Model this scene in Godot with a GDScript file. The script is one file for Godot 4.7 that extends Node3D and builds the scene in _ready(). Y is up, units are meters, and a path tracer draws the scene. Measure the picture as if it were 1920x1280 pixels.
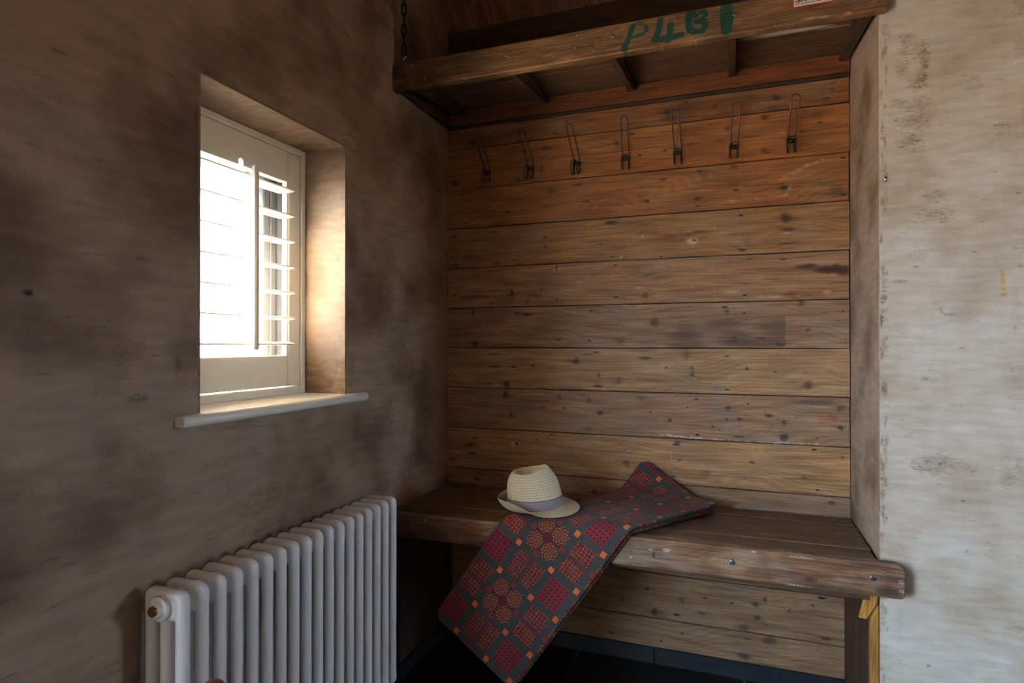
extends Node3D
# Boot-room niche: plank wall, bench with blanket and hat, hat shelf with hooks, shuttered window, column radiator.
# x runs along the plank wall from the left wall, y is up, z comes out of the plank wall.

const CAM := Vector3(1.135, 1.1937, 2.3)
const FOC := 1122.39
const YAW := 0.35192
const PIT := 0.00399
const NICHE_X := 1.5134     # side of the niche
const FRONT_Z := 0.415      # face of the wall right of the niche
const BENCH_Y := 0.605

var rng := RandomNumberGenerator.new()
var M := {}

# ---------------------------------------------------------------- camera rays (pixels of the 1920x1280 photograph)
func ray(px: float, py: float) -> Vector3:
	var u := (px - 960.0) / FOC
	var v := (640.0 - py) / FOC
	var y := v * cos(PIT) + sin(PIT)
	var f := cos(PIT) - v * sin(PIT)
	return Vector3(u * cos(YAW) - f * sin(YAW), y, -u * sin(YAW) - f * cos(YAW))
func on_z(px: float, py: float, z: float) -> Vector3:
	var d := ray(px, py)
	return CAM + d * ((z - CAM.z) / d.z)
func on_x(px: float, py: float, x: float) -> Vector3:
	var d := ray(px, py)
	return CAM + d * ((x - CAM.x) / d.x)

# ---------------------------------------------------------------- nodes
func numbered(parent: Node, called: String) -> String:
	if not parent.has_node(called):
		return called
	var n := 1
	while parent.has_node("%s_%03d" % [called, n]):
		n += 1
	return "%s_%03d" % [called, n]
func thing(called: String, label: String, category: String, at := Vector3.ZERO, group := "") -> Node3D:
	var o := Node3D.new()
	o.name = numbered(self, called)
	o.position = at
	add_child(o)
	o.set_meta("label", label)
	o.set_meta("category", category)
	if group != "":
		o.set_meta("group", group)
	return o
func part(called: String, mesh: Mesh, mat: Material, parent: Node3D, at := Vector3.ZERO) -> MeshInstance3D:
	var o := MeshInstance3D.new()
	o.name = numbered(parent, called)
	o.mesh = mesh
	o.material_override = mat
	o.position = at
	parent.add_child(o, true)
	return o
func struct(called: String, mesh: Mesh, mat: Material, label := "") -> MeshInstance3D:
	var o := part(called, mesh, mat, self)
	o.set_meta("kind", "structure")
	if label != "":
		o.set_meta("label", label)
	return o

# ---------------------------------------------------------------- meshes
func st_new() -> SurfaceTool:
	var st := SurfaceTool.new()
	st.begin(Mesh.PRIMITIVE_TRIANGLES)
	return st
func done(st: SurfaceTool) -> ArrayMesh:
	st.generate_normals()
	return st.commit()
func quad(st: SurfaceTool, p: Array, uv: Array) -> void:   # counter-clockwise seen from outside
	for k in [0, 2, 1, 0, 3, 2]:
		st.set_uv(uv[k])
		st.add_vertex(p[k])
func tri(st: SurfaceTool, a: Vector3, b: Vector3, c: Vector3, ua: Vector2, ub: Vector2, uc: Vector2) -> void:
	st.set_uv(ua); st.add_vertex(a)
	st.set_uv(uc); st.add_vertex(c)
	st.set_uv(ub); st.add_vertex(b)
# chamfered box; uvf(p, axis) gives the texture coordinate
func box(st: SurfaceTool, lo: Vector3, hi: Vector3, b: float, uvf: Callable) -> void:
	st.set_smooth_group(-1)
	var c := (lo + hi) / 2.0
	var h := (hi - lo) / 2.0
	b = minf(b, minf(h.x, minf(h.y, h.z)) * 0.6)
	var F := {}
	for ax in 3:
		var a1 := (ax + 1) % 3
		var a2 := (ax + 2) % 3
		for s in [-1, 1]:
			var r := []
			for k in [[-1, -1], [1, -1], [1, 1], [-1, 1]]:
				var p := c
				p[ax] += s * h[ax]
				p[a1] += k[0] * (h[a1] - b)
				p[a2] += k[1] * (h[a2] - b)
				r.append(p)
			F[[ax, s]] = r
			var q: Array = r.duplicate()
			if s < 0:
				q.reverse()
			quad(st, q, q.map(func(v): return uvf.call(v, ax)))
	if b <= 0.0:
		return
	for ax in 3:           # edges along ax
		var a1 := (ax + 1) % 3
		var a2 := (ax + 2) % 3
		for s1 in [-1, 1]:
			for s2 in [-1, 1]:
				var q := []
				for e in [[-1, 0], [1, 0], [1, 1], [-1, 1]]:
					var p := c
					p[ax] += e[0] * (h[ax] - b)
					if e[1] == 0:
						p[a1] += s1 * h[a1]
						p[a2] += s2 * (h[a2] - b)
					else:
						p[a1] += s1 * (h[a1] - b)
						p[a2] += s2 * h[a2]
					q.append(p)
				if s1 * s2 < 0:
					q.reverse()
				quad(st, q, q.map(func(v): return uvf.call(v, a1)))
	for sx in [-1, 1]:
		for sy in [-1, 1]:
			for sz in [-1, 1]:
				var p := [c + Vector3(sx * h.x, sy * (h.y - b), sz * (h.z - b)), c + Vector3(sx * (h.x - b), sy * h.y, sz * (h.z - b)), c + Vector3(sx * (h.x - b), sy * (h.y - b), sz * h.z)]
				if sx * sy * sz < 0:
					p.reverse()
				tri(st, p[0], p[1], p[2], uvf.call(p[0], 0), uvf.call(p[1], 0), uvf.call(p[2], 0))
# texture coordinates in metres, grain along one axis
func grain(g: int, scale := Vector2.ONE, off := Vector2.ZERO) -> Callable:
	return func(p: Vector3, _ax: int) -> Vector2:
		return Vector2(p[g] * scale.x + off.x, (p[(g + 1) % 3] + p[(g + 2) % 3]) * scale.y + off.y)
func box_mesh(lo: Vector3, hi: Vector3, b := 0.003, uvf = null) -> ArrayMesh:
	var st := st_new()
	box(st, lo, hi, b, uvf if uvf != null else grain(0))
	return done(st)
# closed rings joined into a skin; rings run counter-clockwise seen from the far end
func loft(st: SurfaceTool, rings: Array, smooth := true, caps := true, uvs := Vector2.ONE, flip := false) -> void:
	var n: int = rings[0].size()
	st.set_smooth_group(0 if smooth else -1)
	for i in rings.size() - 1:
		for j in n:
			var k := (j + 1) % n
			var q := [rings[i][j], rings[i][k], rings[i + 1][k], rings[i + 1][j]]
			var u := [Vector2(float(j) / n, i), Vector2(float(j + 1) / n, i), Vector2(float(j + 1) / n, i + 1), Vector2(float(j) / n, i + 1)]
			if flip:
				q.reverse(); u.reverse()
			quad(st, q, u.map(func(v): return v * uvs))
	if caps:
		st.set_smooth_group(1)
		for e in 2:
			var r = rings[0] if e == 0 else rings[-1]
			var c := Vector3.ZERO
			for p in r:
				c += p / n
			for j in n:
				var a = r[j]
				var b = r[(j + 1) % n]
				if (e == 0) != flip:
					tri(st, c, b, a, Vector2.ZERO, Vector2.ZERO, Vector2.ZERO)
				else:
					tri(st, c, a, b, Vector2.ZERO, Vector2.ZERO, Vector2.ZERO)
# round bar along a path
func tube(st: SurfaceTool, path: Array, r, sides := 10, closed := false) -> void:
	var rings := []
	var n := path.size()
	var prev := Vector3.ZERO
	for i in n:
		var t: Vector3
		if closed:
			t = (path[(i + 1) % n] - path[(i - 1 + n) % n]).normalized()
		else:
			t = (path[mini(i + 1, n - 1)] - path[maxi(i - 1, 0)]).normalized()
		var side: Vector3
		if i == 0:
			side = t.cross(Vector3(0.31, 0.2, 0.93)).normalized()
		else:
			side = (prev - t * prev.dot(t)).normalized()
		prev = side
		var up := t.cross(side)
		var rr: float = r[i] if r is Array else r
		var ring := []
		for j in sides:
			var a := TAU * j / sides
			ring.append(path[i] + side * cos(a) * rr + up * sin(a) * rr)
		rings.append(ring)
	if closed:
		rings.append(rings[0])
	loft(st, rings, true, not closed)
func lathe(st: SurfaceTool, base: Vector3, axis: Vector3, prof: Array, sides := 20) -> void:   # prof: [distance along axis, radius]
	var s := axis.cross(Vector3(0.3, 0.9, 0.2)).normalized()
	var u := axis.cross(s)
	var rings := []
	for p in prof:
		var ring := []
		for j in sides:
			var a := TAU * j / sides
			ring.append(base + axis * p[0] + (s * cos(a) + u * sin(a)) * p[1])
		rings.append(ring)
	loft(st, rings, true, true)
# a board along x with uneven long edges, chamfered; texture coordinates from its place on the wall
func plank(lo: Vector3, hi: Vector3, b: float, wob: float, uvf: Callable) -> ArrayMesh:
	var st := st_new()
	var rings := []
	var n := 14
	for i in n + 1:
		var x := lerpf(lo.x, hi.x, float(i) / n)
		var y0 := lo.y + rng.randf() * wob
		var y1 := hi.y - rng.randf() * wob
		var dz := (rng.randf() - 0.5) * wob * 0.5
		rings.append([Vector3(x, y0, lo.z), Vector3(x, y1, lo.z), Vector3(x, y1, hi.z - b + dz), Vector3(x, y1 - b, hi.z + dz), Vector3(x, y0 + b, hi.z + dz), Vector3(x, y0, hi.z - b + dz)])
	st.set_smooth_group(-1)
	for i in n:
		for j in 6:
			var k := (j + 1) % 6
			var q := [rings[i][k], rings[i][j], rings[i + 1][j], rings[i + 1][k]]
			q.reverse()
			quad(st, q, q.map(func(v): return uvf.call(v, 2)))
	for e in [0, n]:
		var c := Vector3.ZERO
		for p in rings[e]:
			c += p / 6.0
		for j in 6:
			var a: Vector3 = rings[e][j]
			var d: Vector3 = rings[e][(j + 1) % 6]
			tri(st, c, a if e == 0 else d, d if e == 0 else a, uvf.call(c, 2), uvf.call(a, 2), uvf.call(d, 2))
	return done(st)
# polygon (counter-clockwise from +z) pushed out along z
func prism(st: SurfaceTool, poly: Array, z0: float, z1: float, uvf: Callable, smooth_side := false) -> void:
	var n := poly.size()
	st.set_smooth_group(-1)
	var flat := PackedVector2Array(poly)
	var idx := Geometry2D.triangulate_polygon(flat)
	for k in range(0, idx.size(), 3):
		var a: Vector2 = flat[idx[k]]
		var b: Vector2 = flat[idx[k + 1]]
		var c: Vector2 = flat[idx[k + 2]]
		if (b - a).cross(c - a) < 0:
			var s := b
			b = c
			c = s
		var f := [Vector3(a.x, a.y, z1), Vector3(b.x, b.y, z1), Vector3(c.x, c.y, z1)]
		tri(st, f[0], f[1], f[2], uvf.call(f[0], 2), uvf.call(f[1], 2), uvf.call(f[2], 2))
		var g := [Vector3(a.x, a.y, z0), Vector3(c.x, c.y, z0), Vector3(b.x, b.y, z0)]
		tri(st, g[0], g[1], g[2], uvf.call(g[0], 2), uvf.call(g[1], 2), uvf.call(g[2], 2))
	if smooth_side:
		st.set_smooth_group(2)
	for j in n:
		var a: Vector2 = flat[j]
		var b: Vector2 = flat[(j + 1) % n]
		var q := [Vector3(a.x, a.y, z0), Vector3(b.x, b.y, z0), Vector3(b.x, b.y, z1), Vector3(a.x, a.y, z1)]
		quad(st, q, q.map(func(v): return uvf.call(v, 1)))
func round_rect(x0: float, y0: float, x1: float, y1: float, r: float, n := 5) -> Array:
	var out := []
	for c in [[x1 - r, y0 + r, -PI / 2], [x1 - r, y1 - r, 0.0], [x0 + r, y1 - r, PI / 2], [x0 + r, y0 + r, PI]]:
		for k in n + 1:
			var a: float = c[2] + PI / 2 * k / n
			out.append(Vector2(c[0] + r * cos(a), c[1] + r * sin(a)))
	return out

# ---------------------------------------------------------------- textures
func nz(w: int, h: int, gw: int, gh: int, seed_: int, freq: float, oct := 3) -> PackedByteArray:
	var f := FastNoiseLite.new()
	f.noise_type = FastNoiseLite.TYPE_SIMPLEX_SMOOTH
	f.seed = seed_
	f.frequency = freq
	f.fractal_octaves = oct
	var im := f.get_image(maxi(gw, 4), maxi(gh, 4), false, false, true)
	im.convert(Image.FORMAT_L8)
	if im.get_width() != w or im.get_height() != h:
		im.resize(w, h, Image.INTERPOLATE_CUBIC)
	return im.get_data()
func tex(w: int, h: int, buf: PackedByteArray, rgb := true) -> ImageTexture:
	var im := Image.create_from_data(w, h, false, Image.FORMAT_RGB8 if rgb else Image.FORMAT_L8, buf)
	return ImageTexture.create_from_image(im)
# wood: per row three colours (dark grain, light wood, weathered grey) and how weathered
func wood(w: int, h: int, seed_: int, pal: Callable, wear := 1.0) -> Array:
	var g1 := nz(w, h, w / 36, h, seed_, 0.24, 3)
	var g2 := nz(w, h, w / 30, h / 4, seed_ + 1, 0.2, 2)
	var wp := nz(w, h, w / 34, h / 10, seed_ + 2, 0.10, 2)
	var mo := nz(w, h, w / 6, h / 5, seed_ + 3, 0.05, 3)
	var sp := nz(w, h, w / 2, h, seed_ + 4, 0.35, 2)
	var buf := PackedByteArray()
	buf.resize(w * h * 3)
	var hgt := PackedByteArray()
	hgt.resize(w * h)
	var i := 0
	for y in h:
		var p: Array = pal.call(y)
		var D: Color = p[0]
		var L: Color = p[1]
		var G: Color = p[2]
		var gw: float = p[3]
		for x in w:
			var a := g1[i] / 255.0
			var ring := 0.5 + 0.5 * sin((y + wp[i] * 0.20) * 0.8)
			var t := 0.5 + (a - 0.5) * 0.5 + (g2[i] / 255.0 - 0.5) * 0.5 + (ring - 0.5) * 0.16 + (sp[i] / 255.0 - 0.5) * 0.2
			t = clampf(t, 0.0, 1.0)
			var m := clampf((mo[i] / 255.0 - 0.42) * 2.4, 0.0, 1.0) * gw
			var k := i * 3
			var r := D.r + (L.r - D.r) * t
			var g := D.g + (L.g - D.g) * t
			var b := D.b + (L.b - D.b) * t
			var q := 0.75 + 0.5 * t
			buf[k] = clampi(int((r + (G.r * q - r) * m) * 255.0), 0, 255)
			buf[k + 1] = clampi(int((g + (G.g * q - g) * m) * 255.0), 0, 255)
			buf[k + 2] = clampi(int((b + (G.b * q - b) * m) * 255.0), 0, 255)
			hgt[i] = clampi(int(t * 200.0), 0, 255)
			i += 1
	return [buf, hgt]
const KINDS := [
	[Color(0.19, 0.15, 0.125), 0.72, -0.2, 0.40],  # 0 stain
	[Color(0.19, 0.095, 0.05), 0.88, -0.1, 0.35],    # 1 knot
	[Color(0.045, 0.03, 0.025), 0.95, 0.45, 0.0],  # 2 nail hole
	[Color(0.80, 0.74, 0.63), 0.75, 0.1, 0.8],     # 3 scuff
	[Color(0.86, 0.85, 0.81), 0.95, 0.3, 1.0],     # 4 white paint
	[Color(0.66, 0.20, 0.15), 0.55, 0.1, 0.8],     # 5 red
	[Color(0.36, 0.47, 0.62), 0.75, 0.2, 0.6],     # 6 blue
	[Color(0.20, 0.46, 0.16), 0.70, 0.2, 0.7],     # 7 green
	[Color(0.78, 0.54, 0.20), 0.60, 0.2, 0.6],     # 8 ochre
	[Color(0.20, 0.10, 0.05), 0.60, 0.1, 0.3],     # 9 crack
	[Color(0.36, 0.27, 0.19), 0.75, 0.0, 1.0],     # 10 brown dirt on plaster, also shade painted on the left wall
	[Color(0.12, 0.10, 0.085), 0.75, 0.0, 0.95],     # 11 dark mark on plaster
]
var stamp_noise: PackedByteArray
func stamp(buf: PackedByteArray, w: int, h: int, cx: float, cy: float, rx: float, ry: float, kind: int, alpha := 1.0, slope := 0.0) -> void:
	var K: Array = KINDS[kind]
	var C: Color = K[0]
	var al: float = K[1] * alpha
	rx = maxf(rx, 0.8)
	ry = maxf(ry, 0.6)
	for y in range(maxi(0, int(cy - ry - absf(slope) * rx)), mini(h, int(cy + ry + absf(slope) * rx) + 2)):
		for x in range(maxi(0, int(cx - rx)), mini(w, int(cx + rx) + 2)):
			var dx := (x - cx) / rx
			var dy := (y - cy - (x - cx) * slope) / ry
			var n := stamp_noise[((y * 7 + int(cy) * 13) & 255) * 256 + ((x * 3 + int(cx) * 5) & 255)] / 255.0
			var d := dx * dx + dy * dy + (n - 0.5) * 1.0
			if d >= 1.0:
				continue
			var a := smoothstep(1.0, K[2], d) * al
			if K[3] > 0.0:
				a *= lerpf(1.0, clampf((n - 0.3) * 2.6, 0.0, 1.0), K[3])
			var k := (y * w + x) * 3
			buf[k] = int(lerpf(buf[k], C.r * 255.0, a))
			buf[k + 1] = int(lerpf(buf[k + 1], C.g * 255.0, a))
			buf[k + 2] = int(lerpf(buf[k + 2], C.b * 255.0, a))
func smear(buf: PackedByteArray, w: int, h: int, cx: float, cy: float, rx: float, ry: float, kind: int, alpha: float) -> void:
	stamp(buf, w, h, cx, cy, rx, ry, kind, alpha * 0.42)
	for k in int(rx * ry * 0.16) + 3:
		var a := rng.randf() * TAU
		var d := sqrt(rng.randf()) * 1.1
		stamp(buf, w, h, cx + cos(a) * d * rx, cy + sin(a) * d * ry, rng.randf_range(2.0, 6.0), rng.randf_range(0.8, 1.8), kind, alpha * rng.randf_range(0.3, 0.75), rng.randf_range(-0.15, 0.15))
func stroke(buf: PackedByteArray, w: int, h: int, pts: Array, r: float, kind: int, alpha := 1.0) -> void:
	for i in pts.size() - 1:
		var a: Vector2 = pts[i]
		var b: Vector2 = pts[i + 1]
		var n := maxi(1, int(a.distance_to(b) / maxf(r * 0.8, 1.0)))
		for k in n:
			var p := a.lerp(b, float(k) / n)
			if rng.randf() < 0.2:
				continue
			var s := rng.randf_range(0.35, 1.25)
			stamp(buf, w, h, p.x, p.y + rng.randf_range(-0.4, 0.4) * r, r * 1.6 * s, r * s, kind, alpha * rng.randf_range(0.35, 1.0))
func plaster(w: int, h: int, seed_: int, base: Color, brown: Color, amount: float, grey: Color, vertical := 0.0) -> PackedByteArray:
	var st := nz(w, h, w / 5, h, seed_, 0.07, 4)
	var mo := nz(w, h, w / 5, h / 5, seed_ + 1, 0.028, 4)
	var m2 := nz(w, h, w / 4, h / 4, seed_ + 2, 0.05, 4)
	var sp := nz(w, h, w, h, seed_ + 3, 0.25, 2)
	var br := nz(w, h, w, h / 12, seed_ + 4, 0.06, 3)
	var buf := PackedByteArray()
	buf.resize(w * h * 3)
	for i in w * h:
		var t := (st[i] / 255.0 - 0.5) * 0.10 + (sp[i] / 255.0 - 0.5) * 0.035 + (br[i] / 255.0 - 0.5) * vertical
		var m := clampf((mo[i] / 255.0 - 0.40) * 2.2, 0.0, 1.0) * amount
		var g := clampf((m2[i] / 255.0 - 0.48) * 2.2, 0.0, 1.0) * 0.6
		var k := i * 3
		var r := base.r + (grey.r - base.r) * g
		var gg := base.g + (grey.g - base.g) * g
		var b := base.b + (grey.b - base.b) * g
		buf[k] = clampi(int((r + (brown.r - r) * m + t) * 255.0), 0, 255)
		buf[k + 1] = clampi(int((gg + (brown.g - gg) * m + t) * 255.0), 0, 255)
		buf[k + 2] = clampi(int((b + (brown.b - b) * m + t) * 255.0), 0, 255)
	return buf
func mat(c: Color, rough := 0.8, t: Texture2D = null, metal := 0.0) -> StandardMaterial3D:
	var m := StandardMaterial3D.new()
	m.albedo_color = c
	m.roughness = rough
	m.metallic = metal
	if t:
		m.albedo_texture = t
	return m
func relief(m: StandardMaterial3D, t: Texture2D, cm: float) -> StandardMaterial3D:
	m.heightmap_enabled = true
	m.heightmap_texture = t
	m.heightmap_scale = cm
	return m

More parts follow.
